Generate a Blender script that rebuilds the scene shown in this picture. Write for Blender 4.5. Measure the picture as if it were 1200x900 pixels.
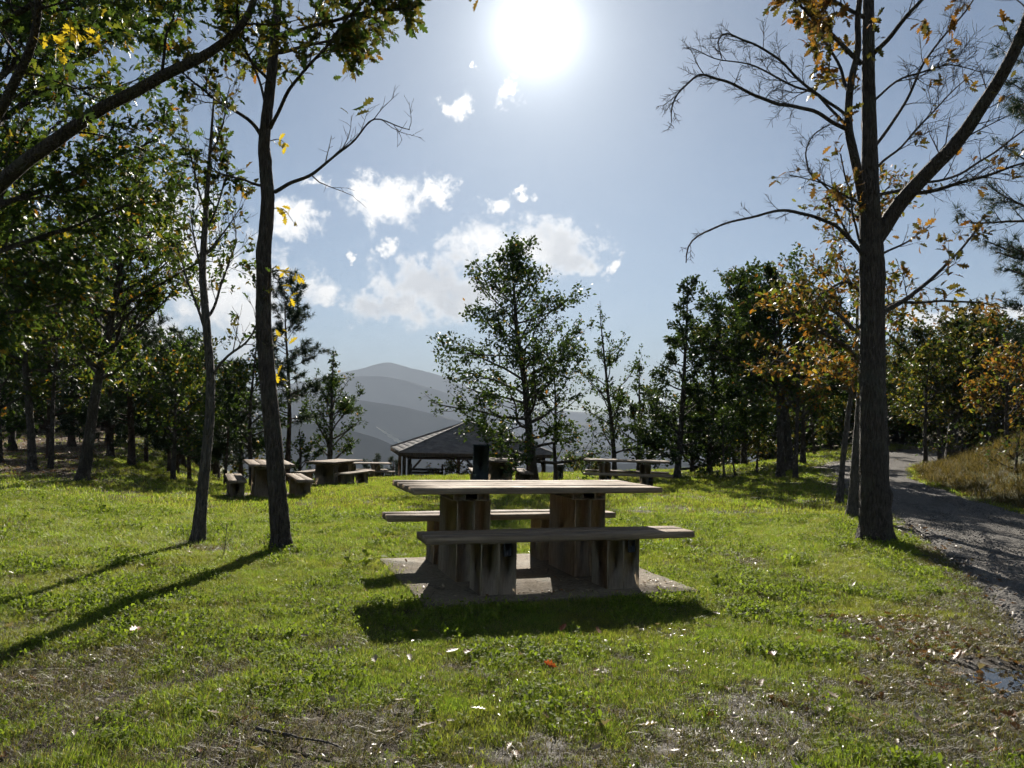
import bpy, math, random
import numpy as np
from mathutils import Matrix, Vector

for o in list(bpy.data.objects): bpy.data.objects.remove(o)
sc = bpy.context.scene
COL = sc.collection

# ---------------------------------------------------------------- camera
CAM_H, PITCH, ROLL, F = 1.2694, 0.0521, -0.0225, 917.0      # photo is 1200 x 900
cp, sp_, cr, sr = math.cos(PITCH), math.sin(PITCH), math.cos(ROLL), math.sin(ROLL)
AX_R = np.array([1.0, 0, 0]); AX_U = np.array([0, -sp_, cp]); AX_F = np.array([0, cp, sp_])
cam_right = AX_R * cr - AX_U * sr
cam_up = AX_R * sr + AX_U * cr
cd = bpy.data.cameras.new('camera'); cam = bpy.data.objects.new('camera', cd); COL.objects.link(cam)
cd.sensor_width = 36; cd.lens = F / 1200 * 36; cd.clip_start = .05; cd.clip_end = 30000
cam.matrix_world = Matrix(((cam_right[0], cam_up[0], -AX_F[0], 0), (cam_right[1], cam_up[1], -AX_F[1], 0),
                           (cam_right[2], cam_up[2], -AX_F[2], CAM_H), (0, 0, 0, 1)))
sc.camera = cam

def ray(u, v):                                   # direction of a photo pixel
    xs, ys = (u - 600) / F, (450 - v) / F
    return AX_R * (xs * cr + ys * sr) + AX_U * (-xs * sr + ys * cr) + AX_F

def px(u, v, y):                                 # the point of that direction at distance y in front
    d = ray(u, v); return np.array([0, 0, CAM_H]) + d * (y / d[1])

# ---------------------------------------------------------------- world, sun, exposure
SUN_D = ray(630, 36); SUN_D /= np.linalg.norm(SUN_D)
SUN_EL = math.asin(SUN_D[2]); SUN_AZ = math.atan2(SUN_D[0], SUN_D[1])
sc.view_settings.view_transform = 'Standard'; sc.view_settings.look = 'None'
sc.view_settings.exposure = 1.2; sc.view_settings.gamma = 1.0
try: sc.view_settings.use_curve_mapping = False
except Exception: pass

world = bpy.data.worlds.new('World'); sc.world = world; world.use_nodes = True
WT = world.node_tree; WT.nodes.clear()
SKY_STRENGTH = 0.05
HAZE_D = 0.00025; CLOUD = 13.0

class NT:                                        # small helper for node trees
    def __init__(s, nt): s.nt = nt
    def n(s, t, **kw):
        nd = s.nt.nodes.new(t)
        for k, v in kw.items(): setattr(nd, k, v)
        return nd
    def put(s, sock, v):
        if isinstance(v, bpy.types.NodeSocket): s.nt.links.new(v, sock)
        else: sock.default_value = v
    def m(s, op, a, b=0.0, c=0.0, clamp=False):
        nd = s.n('ShaderNodeMath', operation=op, use_clamp=clamp)
        s.put(nd.inputs[0], a); s.put(nd.inputs[1], b); s.put(nd.inputs[2], c)
        return nd.outputs[0]
    def sstep(s, x, a, b):
        nd = s.n('ShaderNodeMapRange', interpolation_type='SMOOTHSTEP')
        s.put(nd.inputs[0], x); nd.inputs[1].default_value = a; nd.inputs[2].default_value = b
        return nd.outputs[0]
    def lerp(s, x, a, b, c, d):
        nd = s.n('ShaderNodeMapRange'); s.put(nd.inputs[0], x)
        for i, q in enumerate((a, b, c, d)): nd.inputs[i + 1].default_value = q
        return nd.outputs[0]
    def mix(s, f, a, b):
        nd = s.n('ShaderNodeMix', data_type='RGBA')
        s.put(nd.inputs[0], f); s.put(nd.inputs[6], a); s.put(nd.inputs[7], b)
        return nd.outputs[2]
    def noise(s, vec, scale, detail=4, rough=.5, dist=0.0, out=0):
        nd = s.n('ShaderNodeTexNoise'); 
        if vec is not None: s.put(nd.inputs['Vector'], vec)
        nd.inputs['Scale'].default_value = scale; nd.inputs['Detail'].default_value = detail
        nd.inputs['Roughness'].default_value = rough; nd.inputs['Distortion'].default_value = dist
        return nd.outputs[out]
    def ramp(s, f, stops, interp='LINEAR'):
        nd = s.n('ShaderNodeValToRGB'); s.put(nd.inputs[0], f); e = nd.color_ramp.elements
        nd.color_ramp.interpolation = interp
        while len(e) < len(stops): e.new(.5)
        for el, (p, c) in zip(e, stops): el.position = p; el.color = (*c, 1)
        return nd.outputs[0]

def build_world():
    w = NT(WT)
    sky = w.n('ShaderNodeTexSky', sky_type='NISHITA'); sky.sun_disc = False
    sky.sun_elevation = SUN_EL; sky.sun_rotation = SUN_AZ
    sky.altitude = 900; sky.air_density = 0.7; sky.dust_density = 0.35; sky.ozone_density = 1.2
    tc = w.n('ShaderNodeTexCoord'); sep = w.n('ShaderNodeSeparateXYZ'); w.put(sep.inputs[0], tc.outputs['Generated'])
    X, Y, Z = sep.outputs
    Ys = w.m('MAXIMUM', Y, .05)
    U, V = w.m('DIVIDE', X, Ys), w.m('DIVIDE', Z, Ys)
    cmb = w.n('ShaderNodeCombineXYZ'); w.put(cmb.inputs[0], U); w.put(cmb.inputs[1], V)
    uv = cmb.outputs[0]
    blobs = [(625, 285, 85, 34), (560, 292, 62, 40), (505, 328, 70, 36), (455, 362, 60, 22), (668, 305, 45, 24), (540, 350, 60, 32),
             (453, 234, 56, 36), (430, 222, 24, 26), (530, 124, 22, 18), (597, 110, 17, 17), (580, 240, 24, 12), (612, 227, 13, 9), (518, 222, 18, 20),
             (456, 293, 15, 12), (720, 309, 15, 11), (565, 80, 9, 7), (345, 258, 40, 30), (372, 345, 42, 26),
             (270, 345, 85, 90), (190, 270, 80, 60), (160, 400, 120, 50), (410, 300, 10, 7), (372, 208, 16, 9), (1110, 378, 130, 16), (1185, 372, 45, 18)]
    w1 = w.n('ShaderNodeSeparateXYZ'); w.put(w1.inputs[0], w.noise(tc.outputs['Generated'], 24, 5, .6, 0, 1)); w2 = w.n('ShaderNodeSeparateXYZ'); w.put(w2.inputs[0], w.noise(tc.outputs['Generated'], 75, 6, .65, 0, 1))
    U0, V0 = U, V
    U = w.m('ADD', U, w.m('ADD', w.m('MULTIPLY', w.m('SUBTRACT', w1.outputs[0], .5), .085), w.m('MULTIPLY', w.m('SUBTRACT', w2.outputs[0], .5), .042)))
    V = w.m('ADD', V, w.m('ADD', w.m('MULTIPLY', w.m('SUBTRACT', w1.outputs[1], .5), .06), w.m('MULTIPLY', w.m('SUBTRACT', w2.outputs[1], .5), .035)))
    field = None
    for u, v, a, b in blobs:
        d = ray(u, v); cu, cv = d[0] / d[1], d[2] / d[1]
        du = w.m('MULTIPLY', w.m('SUBTRACT', U, cu), F / a); dv = w.m('MULTIPLY', w.m('SUBTRACT', V, cv), F / b)
        r = w.m('SQRT', w.m('ADD', w.m('MULTIPLY', du, du), w.m('MULTIPLY', dv, dv)))
        f = w.m('SUBTRACT', 1.0, r)
        field = f if field is None else w.m('MAXIMUM', field, f)
        if (u, v) == (540, 350): big = field
    front = w.sstep(Y, .05, .25)
    field = w.m('ADD', field, w.m('MULTIPLY', w.m('SUBTRACT', front, 1.0), 3.0))
    # the rest of the sky: scattered small cumulus as in view
    gen = w.noise(tc.outputs['Generated'], 3.2, 3, .5)
    gen = w.m('MULTIPLY', w.m('SUBTRACT', gen, .60), 4.0)
    gen = w.m('SUBTRACT', gen, w.m('MULTIPLY', front, 4.0))
    field = w.m('MAXIMUM', field, gen)
    n1 = w.noise(tc.outputs['Generated'], 26, 9, .62, .5)
    n2 = w.noise(tc.outputs['Generated'], 9, 5, .55, .2)
    n3 = w.noise(tc.outputs['Generated'], 70, 6, .65, .3)
    ns = w.m('ADD', w.m('MULTIPLY', w.m('SUBTRACT', n1, .5), 2.4), w.m('MULTIPLY', w.m('SUBTRACT', n3, .5), 1.2))
    fld = w.m('ADD', w.m('MINIMUM', w.m('MULTIPLY', field, 1.2), .8), ns)
    dens = w.sstep(fld, -.06, .88)
    thick = w.m('MULTIPLY', w.sstep(w.m('ADD', big, w.m('MULTIPLY', ns, .45)), .2, .72), w.sstep(n2, .36, .6))
    ccol = w.mix(thick, (CLOUD * 1.0, CLOUD * .98, CLOUD * .95, 1), (CLOUD * .60, CLOUD * .61, CLOUD * .63, 1))
    dens = w.m('MULTIPLY', dens, w.sstep(Z, -.02, .03))
    # light round the sun: the aureole of thin haze
    vd = w.n('ShaderNodeVectorMath', operation='DOT_PRODUCT'); w.put(vd.inputs[0], tc.outputs['Generated']); vd.inputs[1].default_value = tuple(SUN_D)
    ang = w.m('ARCCOSINE', w.m('MINIMUM', vd.outputs['Value'], .9999999))
    glow = w.m('DIVIDE', 40.0, w.m('ADD', 1.0, w.m('POWER', w.m('DIVIDE', ang, math.radians(1.15)), 1.8)))
    hs = w.n('ShaderNodeHueSaturation'); w.put(hs.inputs['Color'], sky.outputs[0]); hs.inputs['Saturation'].default_value = .9; hs.inputs['Value'].default_value = .80
    tint = w.n('ShaderNodeVectorMath', operation='MULTIPLY'); w.put(tint.inputs[0], hs.outputs[0]); tint.inputs[1].default_value = (.92, 1.0, .99)
    col = w.mix(w.m('MULTIPLY', dens, .95), tint.outputs[0], ccol)
    gc = w.n('ShaderNodeCombineColor')
    for i, k in enumerate((.95, .985, 1.0)): w.put(gc.inputs[i], w.m('MULTIPLY', glow, k))
    add = w.n('ShaderNodeVectorMath', operation='ADD'); w.put(add.inputs[0], col); w.put(add.inputs[1], gc.outputs[0])
    bg = w.n('ShaderNodeBackground'); w.put(bg.inputs[0], add.outputs[0]); bg.inputs[1].default_value = SKY_STRENGTH
    out = w.n('ShaderNodeOutputWorld'); w.put(out.inputs[0], bg.outputs[0])
    world.cycles.sampling_method = 'MANUAL'; world.cycles.sample_map_resolution = 512
build_world()

sd = bpy.data.lights.new('sun', 'SUN'); sd.energy = 5.0; sd.angle = math.radians(.55); sd.color = (1.0, .93, .82)
sun = bpy.data.objects.new('sun', sd); COL.objects.link(sun)
sun.rotation_euler = Vector(SUN_D).to_track_quat('Z', 'Y').to_euler(); sun.location = (2, 40, 30)

sc.render.engine = 'CYCLES'
cy = sc.cycles
cy.use_denoising = True
try: cy.denoiser = 'OPENIMAGEDENOISE'
except Exception: pass
cy.use_adaptive_sampling = True; cy.adaptive_threshold = .03; cy.adaptive_min_samples = 10; cy.use_light_tree = False
cy.max_bounces = 5; cy.diffuse_bounces = 3; cy.glossy_bounces = 2; cy.transmission_bounces = 4; cy.transparent_max_bounces = 4
cy.volume_bounces = 0; cy.sample_clamp_indirect = 6; cy.sample_clamp_direct = 0
cy.caustics_reflective = False; cy.caustics_refractive = False

# ---------------------------------------------------------------- helpers
R0 = np.random.default_rng(11)

def sstep(a, b, x):
    t = np.clip((np.asarray(x, float) - a) / (b - a), 0, 1); return t * t * (3 - 2 * t)

def vnoise(x, y, seed=0):
    x = np.asarray(x, float); y = np.asarray(y, float)
    xi = np.floor(x).astype(np.int64); yi = np.floor(y).astype(np.int64); fx, fy = x - xi, y - yi
    def h(a, b):
        n = (a * 374761393 + b * 668265263 + seed * 974711) & 0x7fffffff
        n = ((n ^ (n >> 13)) * 1274126177) & 0x7fffffff
        return ((n ^ (n >> 16)) & 0xffff) / 65535.0
    u, v = fx * fx * (3 - 2 * fx), fy * fy * (3 - 2 * fy)
    return (h(xi, yi) * (1 - u) + h(xi + 1, yi) * u) * (1 - v) + (h(xi, yi + 1) * (1 - u) + h(xi + 1, yi + 1) * u) * v

def fbm(x, y, seed=0, oct=4):
    s, a, t = 0, .5, 0
    for i in range(oct):
        s = s + a * vnoise(np.asarray(x) * 2 ** i, np.asarray(y) * 2 ** i, seed + i * 7); t += a; a *= .5
    return s / t

class MB:                                        # collects geometry, builds ONE mesh object
    def __init__(s): s.v = []; s.f = []; s.n = 0; s.q = {}
    def add(s, verts, faces):
        verts = np.asarray(verts, float).reshape(-1, 3)
        s.v.append(verts); s.f.append((np.asarray(faces, np.int64) + s.n)); s.n += len(verts)
    def empty(s): return s.n == 0 and not s.q
    def thin(s, pts, r0, r1, k):                 # queued, built all at once
        s.q.setdefault((len(pts), k), []).append((pts, r0, r1))
    def flush(s):
        for (n, k), L in s.q.items():
            P = np.array([l[0] for l in L]); m = len(P); r0 = np.array([l[1] for l in L]); r1 = np.array([l[2] for l in L])
            t = np.gradient(P, axis=1); t /= np.linalg.norm(t, axis=2)[..., None] + 1e-9
            a = np.cross(t, np.array([.31, .22, .93])); a /= np.linalg.norm(a, axis=2)[..., None] + 1e-9; b = np.cross(t, a)
            R = (r0[:, None] + (r1 - r0)[:, None] * np.linspace(0, 1, n)[None])[..., None, None]; ang = np.arange(k) * 2 * math.pi / k
            V = P[:, :, None, :] + R * (np.cos(ang)[None, None, :, None] * a[:, :, None, :] + np.sin(ang)[None, None, :, None] * b[:, :, None, :])
            i = np.arange(n - 1)[:, None] * k; j = np.arange(k)[None]; j2 = (j + 1) % k
            q = np.stack([i + j, i + j2, i + k + j2, i + k + j], -1).reshape(-1, 4)
            s.add(V.reshape(-1, 3), (q[None] + (np.arange(m) * n * k)[:, None, None]).reshape(-1, 4))
        s.q = {}
    def tube(s, pts, rad, k=6, cap=True):
        pts = np.asarray(pts, float); n = len(pts)
        rad = np.broadcast_to(np.asarray(rad, float), (n,))
        t = np.gradient(pts, axis=0); t /= np.linalg.norm(t, axis=1)[:, None] + 1e-9
        ref = np.array([0, 0, 1.0]) if abs(t[0][2]) < .8 else np.array([1.0, 0, 0])
        a = np.cross(t[0], ref); a /= np.linalg.norm(a)
        ang = np.arange(k) * 2 * math.pi / k; V = np.empty((n, k, 3))
        for i in range(n):
            a = a - t[i] * (a @ t[i]); a /= np.linalg.norm(a) + 1e-9
            b = np.cross(t[i], a)
            V[i] = pts[i] + rad[i] * (np.cos(ang)[:, None] * a + np.sin(ang)[:, None] * b)
        i = np.arange(n - 1)[:, None] * k; j = np.arange(k)[None]; j2 = (j + 1) % k
        q = np.stack([i + j, i + j2, i + k + j2, i + k + j], -1).reshape(-1, 4)
        s.add(V.reshape(-1, 3), q)
        if cap:
            s.add(V[-1], [[0, x, x + 1, x + 1] for x in range(1, k - 1)])
    def box(s, lo, hi, M=None, bev=0.0):
        lo, hi = np.array(lo, float), np.array(hi, float)
        if bev <= 0:
            c = np.array([[x, y, z] for z in (0, 1) for y in (0, 1) for x in (0, 1)]) * (hi - lo) + lo
            f = [[0, 2, 3, 1], [4, 5, 7, 6], [0, 1, 5, 4], [2, 6, 7, 3], [0, 4, 6, 2], [1, 3, 7, 5]]
        else:
            c = []; idx = {}
            for z in (0, 1):
                for y in (0, 1):
                    for x in (0, 1):
                        for ax in range(3):
                            p = np.array([lo[0] if x == 0 else hi[0], lo[1] if y == 0 else hi[1], lo[2] if z == 0 else hi[2]])
                            for q, b in enumerate((x, y, z)):
                                if q != ax: p[q] += bev if b == 0 else -bev
                            idx[x, y, z, ax] = len(c); c.append(p)
            f = []
            for ax in range(3):
                o = [q for q in range(3) if q != ax]
                for s_ in (0, 1):
                    def key(a, b):
                        k = [0, 0, 0]; k[ax] = s_; k[o[0]] = a; k[o[1]] = b; return idx[k[0], k[1], k[2], ax]
                    q = [key(0, 0), key(1, 0), key(1, 1), key(0, 1)]
                    f.append(q if (s_ == 1) == (ax != 1) else q[::-1])
            for ax in range(3):                     # edges along ax
                o = [q for q in range(3) if q != ax]
                for a in (0, 1):
                    for b in (0, 1):
                        def kk(t, fa):
                            k = [0, 0, 0]; k[ax] = t; k[o[0]] = a; k[o[1]] = b; return idx[k[0], k[1], k[2], fa]
                        q = [kk(0, o[0]), kk(1, o[0]), kk(1, o[1]), kk(0, o[1])]
                        flip = (a == b) ^ (ax == 1)
                        f.append(q if flip else q[::-1])
            for x in (0, 1):
                for y in (0, 1):
                    for z in (0, 1):
                        t = [idx[x, y, z, 0], idx[x, y, z, 1], idx[x, y, z, 2]]
                        if (x + y + z) % 2 == 0: t = t[::-1]
                        f.append([t[0], t[1], t[2], t[2]])
            c = np.array(c)
        if M is not None: c = c @ np.array(M)[:3, :3].T + np.array(M)[:3, 3]
        s.add(c, f)
    def mesh(s, name, mat, smooth=False):
        s.flush(); V = np.concatenate(s.v); me = bpy.data.meshes.new(name)
        loops = []; tot = []
        for f in s.f:
            f = np.atleast_2d(f)
            if f.shape[1] == 4:
                tri = f[:, 2] == f[:, 3]
                if tri.any():
                    for r_, t_ in zip(f, tri): loops.append(r_[:3] if t_ else r_); tot.append(np.array([3 if t_ else 4]))
                    continue
            loops.append(f.ravel()); tot.append(np.full(len(f), f.shape[1]))
        L = np.concatenate(loops).astype(np.int32); T = np.concatenate(tot).astype(np.int32)
        me.vertices.add(len(V)); me.vertices.foreach_set('co', V.astype(np.float32).ravel())
        me.loops.add(len(L)); me.loops.foreach_set('vertex_index', L)
        me.polygons.add(len(T)); st = np.concatenate([[0], np.cumsum(T)[:-1]]).astype(np.int32)
        me.polygons.foreach_set('loop_start', st); me.polygons.foreach_set('loop_total', T)
        if smooth: me.polygons.foreach_set('use_smooth', np.ones(len(T), bool))
        me.update(calc_edges=True)
        if mat: me.materials.append(mat)
        return me
    def build(s, name, mat, parent=None, smooth=False):
        o = bpy.data.objects.new(name, s.mesh(name, mat, smooth)); COL.objects.link(o)
        if parent is not None: o.parent = parent
        return o

def empty(name, loc=(0, 0, 0), rz=0.0):
    o = bpy.data.objects.new(name, None); COL.objects.link(o); o.location = loc; o.rotation_euler = (0, 0, rz)
    o.empty_display_size = .2; return o
def tag(o, label, cat, group=None):
    o['label'] = label; o['category'] = cat
    if group: o['group'] = group
    return o
def struct(o): o['kind'] = 'structure'; return o
def stuff(o): o['kind'] = 'stuff'; return o
def copy_tree(o, parent=None):
    c = o.copy(); COL.objects.link(c); c.parent = parent
    for ch in list(o.children): copy_tree(ch, c)
    return c
def rotz(a): return Matrix.Rotation(a, 4, 'Z')

# ---------------------------------------------------------------- terrain
ROAD_L = np.array([(2.2, -6), (2.5, 1), (2.72, 4), (3.5, 5.5), (4.35, 7.6), (6.1, 12.4), (8.5, 20.2), (10.6, 26), (13.0, 29.2), (16.6, 33.5), (22, 41)])
ROAD_R = np.array([(5.2, -6), (5.6, 1), (5.9, 4), (6.3, 6), (7.0, 9), (8.5, 13), (9.2, 16), (10.0, 19.5), (12.0, 23.6), (14.6, 26.6), (18.6, 31), (25, 39)])
ROAD_PY = np.concatenate([ROAD_L, ROAD_R[::-1]])

def in_poly(x, y, P):
    x = np.asarray(x, float); y = np.asarray(y, float); c = np.zeros(x.shape, bool); j = len(P) - 1
    for i in range(len(P)):
        xi, yi = P[i]; xj, yj = P[j]
        with np.errstate(divide='ignore', invalid='ignore'):
            c ^= ((yi > y) != (yj > y)) & (x < (xj - xi) * (y - yi) / (yj - yi + 1e-12) + xi)
        j = i
    return c
def dist_line(x, y, P):
    x = np.asarray(x, float); y = np.asarray(y, float); best = np.full(x.shape, 1e9)
    for (ax, ay), (bx, by) in zip(P[:-1], P[1:]):
        dx, dy = bx - ax, by - ay; t = np.clip(((x - ax) * dx + (y - ay) * dy) / (dx * dx + dy * dy), 0, 1)
        best = np.minimum(best, np.hypot(x - ax - t * dx, y - ay - t * dy))
    return best

def zsmooth(x, y):
    x = np.asarray(x, float); y = np.asarray(y, float)
    k = np.clip(.030 - .0020 * x, .012, .05)
    zc = -k * np.clip(y - 7, 0, 25) - .115 * np.clip(y - 32, 0, 22) - .03 * np.clip(y - 54, 0, 8)
    q = x / (np.maximum(y, 0) + 4)
    wl = sstep(-.30, -.46, q); wr = sstep(.20, .42, q)
    zl = .004 * np.clip(y - 14, 0, 60) + .05 * np.clip(y - 26, 0, 60)
    zr = .0 + .028 * np.clip(y - 15, 0, 60)
    zc = zc - .45 * np.clip(y - 66, 0, 400)
    z = zc * (1 - wl) * (1 - wr) + zl * wl + zr * wr
    # bank to the right of the road
    rx = np.interp(y, ROAD_R[:, 1], ROAD_R[:, 0]); s = x - rx - .15
    hb = np.interp(y, [-6, 6, 12, 18, 23, 26, 30], [.9, 1.15, 1.4, 1.35, .8, .35, .25])
    z = z + hb * sstep(0, 3.0, s) * (1 + .25 * (fbm(x * .8, y * .8, 5) - .5))
    return z
def zt(x, y):
    z = zsmooth(x, y)
    road = sstep(.25, -.0, dist_line(x, y, ROAD_PY) * np.where(in_poly(x, y, ROAD_PY), -1, 1))
    und = .05 * (fbm(np.asarray(x) * .9, np.asarray(y) * .9, 3) - .5) + .018 * (fbm(np.asarray(x) * 5, np.asarray(y) * 5, 9) - .5)
    rr = np.hypot(np.asarray(x) - .14, np.asarray(y) - 6.8)
    return z + und * (1 - road) * (.25 + .75 * sstep(1.2, 2.6, rr)) - .035 * sstep(3.4, 1.6, rr)
def ground(u, v):                                # where a photo pixel meets the ground
    d = ray(u, v); o = np.array([0, 0, CAM_H]); f = lambda t: o[2] + d[2] * t - float(zt(d[0] * t, d[1] * t)); t0, t1 = 2.0, 2.0
    while t1 < 120 and f(t1) > 0: t0, t1 = t1, t1 * 1.04 + .02
    for _ in range(12):
        m = (t0 + t1) / 2; t0, t1 = (m, t1) if f(m) > 0 else (t0, m)
    return o + d * t1
def on(x, y): return (float(x), float(y), float(zt(x, y)))

# slab frame of the nearest table
TX, TY, TROT = .142, 6.829, .3263
def to_table(x, y):
    c, s = math.cos(TROT), math.sin(TROT); dx, dy = np.asarray(x) - TX, np.asarray(y) - TY
    return dx * c + dy * s, -dx * s + dy * c

def masks(x, y):
    x = np.asarray(x, float); y = np.asarray(y, float)
    n = fbm(x * 1.3, y * 1.3, 21, 4); n2 = fbm(x * 4.5, y * 4.5, 41, 3)
    bias = -.06 + .20 * np.exp(-((x + 2.0) / 1.2) ** 2 - ((y - 3.7) / 1.2) ** 2)
    bias += .24 * np.exp(-((x - 1.5) / .9) ** 2 - ((y - 3.5) / .75) ** 2)
    bias += .045 * np.exp(-((y - 2.9) / 1.1) ** 2)
    bias += .14 * np.exp(-((x - .1) / 1.5) ** 2 - ((y - 3.0) / .6) ** 2)
    dl = dist_line(x, y, ROAD_L); bias += .34 * np.exp(-(dl / .42) ** 2)
    bias += .30 * np.exp(-((x - 2.5) / .5) ** 2 - ((y - 3.7) / 1.3) ** 2)
    bias += .15 * np.exp(-(dist_line(x, y, [(1.9, 9.5), (3.0, 5.8), (2.2, 4.5)]) / .28) ** 2)
    dirt = sstep(.56, .72, n * .5 + n2 * .5 + bias)
    q = x / (np.maximum(y, 0) + 4)
    lit = np.maximum(sstep(-.40, -.455, q + .03 * (n - .5) * 2) * sstep(14.5, 16.5, y + 2 * (n - .5)), sstep(33, 38, y) * sstep(.25, .35, q) * .6)
    lit = np.maximum(lit, .4 * sstep(.60, .74, n))
    return dirt, np.clip(lit, 0, 1)

# ---------------------------------------------------------------- materials
MATS = {}
def newmat(name):
    m = bpy.data.materials.new(name); m.use_nodes = True; m.node_tree.nodes.clear(); MATS[name] = m
    t = NT(m.node_tree); out = t.n('ShaderNodeOutputMaterial'); return m, t, out
def pbsdf(t, col, rough, spec=.5, normal=None):
    b = t.n('ShaderNodeBsdfPrincipled'); t.put(b.inputs['Base Color'], col); t.put(b.inputs['Roughness'], rough)
    b.inputs['Specular IOR Level'].default_value = spec
    if normal is not None: t.put(b.inputs['Normal'], normal)
    return b
def bump(t, h, strength=.5, dist=.02):
    b = t.n('ShaderNodeBump'); b.inputs['Strength'].default_value = strength; b.inputs['Distance'].default_value = dist
    t.put(b.inputs['Height'], h); return b.outputs[0]

def leaf_mat(name, stops, trans=.45, rough=.5, spec=.2, tboost=1.25, worldvar=None):
    m, t, out = newmat(name)
    g = t.n('ShaderNodeNewGeometry'); tc = t.n('ShaderNodeTexCoord')
    col = t.ramp(g.outputs['Random Per Island'], stops)
    n = t.noise(tc.outputs['Object'], 1.3, 2)
    if worldvar:
        p1 = t.noise(g.outputs['Position'], .55, 4, .6); p2 = t.noise(g.outputs['Position'], 2.6, 4, .6)
        col = t.mix(t.m('MULTIPLY', t.sstep(p1, .46, .66), .6), col, (*worldvar[0], 1)); col = t.mix(t.m('MULTIPLY', t.sstep(p2, .5, .68), .6), col, (*worldvar[1], 1)); n = p2
    hs = t.n('ShaderNodeHueSaturation'); t.put(hs.inputs['Color'], col); t.put(hs.inputs['Value'], t.lerp(n, .3, .7, .75, 1.25))
    b = pbsdf(t, hs.outputs[0], rough, spec)
    tr = t.n('ShaderNodeBsdfTranslucent')
    tm = t.n('ShaderNodeVectorMath', operation='MULTIPLY'); t.put(tm.inputs[0], hs.outputs[0]); tm.inputs[1].default_value = (tboost, tboost * 1.05, tboost * .55)
    t.put(tr.inputs[0], tm.outputs[0])
    mx = t.n('ShaderNodeMixShader'); mx.inputs[0].default_value = trans
    t.put(mx.inputs[1], b.outputs[0]); t.put(mx.inputs[2], tr.outputs[0]); t.put(out.inputs[0], mx.outputs[0]); return m

G1, G2, G3 = (.045, .075, .018), (.065, .10, .022), (.035, .055, .016)
Y1, O1, B1 = (.26, .20, .03), (.30, .11, .02), (.16, .075, .03)
leaf_mat('leaf_green', [(0, G3), (.4, G1), (.8, G2), (.955, (.09, .12, .025)), (.97, Y1), (1, O1)])
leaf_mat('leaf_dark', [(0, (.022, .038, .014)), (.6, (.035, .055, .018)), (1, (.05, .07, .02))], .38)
leaf_mat('leaf_yellowgreen', [(0, G1), (.4, (.09, .11, .022)), (.75, (.14, .14, .025)), (.9, Y1), (1, O1)], .55)
leaf_mat('leaf_orange', [(0, (.07, .07, .02)), (.25, B1), (.55, (.22, .11, .028)), (.8, O1), (1, Y1)], .5)
leaf_mat('leaf_brown', [(0, (.06, .05, .02)), (.4, (.11, .075, .028)), (.75, B1), (1, (.22, .10, .03))], .42)
leaf_mat('leaf_olive', [(0, (.05, .05, .018)), (.5, (.08, .075, .022)), (.85, (.12, .09, .025)), (1, (.2, .11, .025))], .42)
leaf_mat('leaf_gold', [(0, (.30, .24, .03)), (.6, (.42, .30, .03)), (1, (.40, .17, .02))], .6)
leaf_mat('needle', [(0, (.018, .032, .018)), (.6, (.030, .048, .024)), (1, (.055, .07, .03))], .2, .5)
leaf_mat('fallen_pale', [(0, (.20, .15, .10)), (.5, (.30, .24, .17)), (1, (.24, .16, .09))], .25, .42, .3, 1.1)
leaf_mat('fallen_wet', [(0, (.14, .10, .06)), (.5, (.22, .17, .11)), (1, (.12, .08, .045))], .2, .32, .42, 1.1)
leaf_mat('fallen_brown', [(0, (.10, .05, .025)), (.5, (.16, .075, .03)), (1, (.22, .10, .035))], .3, .45, .25, 1.2)
leaf_mat('fallen_red', [(0, (.30, .05, .015)), (1, (.36, .09, .02))], .45, .4, .4, 1.2)
leaf_mat('grass_blade', [(0, (.072, .105, .016)), (.45, (.12, .162, .022)), (.8, (.165, .20, .03)), (.90, (.21, .18, .07)), (1, (.28, .23, .11))], .56, .42, .3, 2.15, ((.165, .155, .036), (.09, .135, .018)))
leaf_mat('grass_dry', [(0, (.10, .085, .03)), (.5, (.16, .13, .05)), (.8, (.09, .10, .025)), (1, (.26, .19, .09))], .4, .5, .3, 1.2)
leaf_mat('grass_bank', [(0, (.055, .055, .018)), (.4, (.10, .08, .03)), (.75, (.15, .105, .045)), (1, (.22, .16, .08))], .4, .6, .15, 1.3)
leaf_mat('clover', [(0, (.11, .15, .02)), (.6, (.15, .20, .026)), (1, (.20, .23, .032))], .5, .65, .15, 1.6)

def bark_mat(name, c0, c1, sc_=1.0):
    m, t, out = newmat(name); tc = t.n('ShaderNodeTexCoord')
    mp = t.n('ShaderNodeMapping'); t.put(mp.inputs[0], tc.outputs['Object']); mp.inputs['Scale'].default_value = (sc_, sc_, sc_ * .16)
    n = t.noise(mp.outputs[0], 55, 5, .65, .4); n2 = t.noise(tc.outputs['Object'], 3, 3)
    v = t.n('ShaderNodeTexVoronoi', feature='DISTANCE_TO_EDGE'); t.put(v.inputs['Vector'], mp.outputs[0]); v.inputs['Scale'].default_value = 38
    h = t.m('ADD', n, t.m('MULTIPLY', t.sstep(v.outputs[0], 0, .25), .6))
    col = t.mix(t.sstep(n, .3, .7), (*c0, 1), (*c1, 1)); col = t.mix(t.m('MULTIPLY', t.sstep(n2, .52, .7), .5), col, (.10, .105, .075, 1))
    b = pbsdf(t, col, .82, .25, bump(t, h, 1.0, .045)); t.put(out.inputs[0], b.outputs[0]); return m
bark_mat('bark', (.035, .028, .022), (.10, .082, .066)); bark_mat('bark_grey', (.06, .052, .044), (.15, .13, .11)); bark_mat('bark_pine', (.04, .028, .022), (.11, .07, .05))

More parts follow.
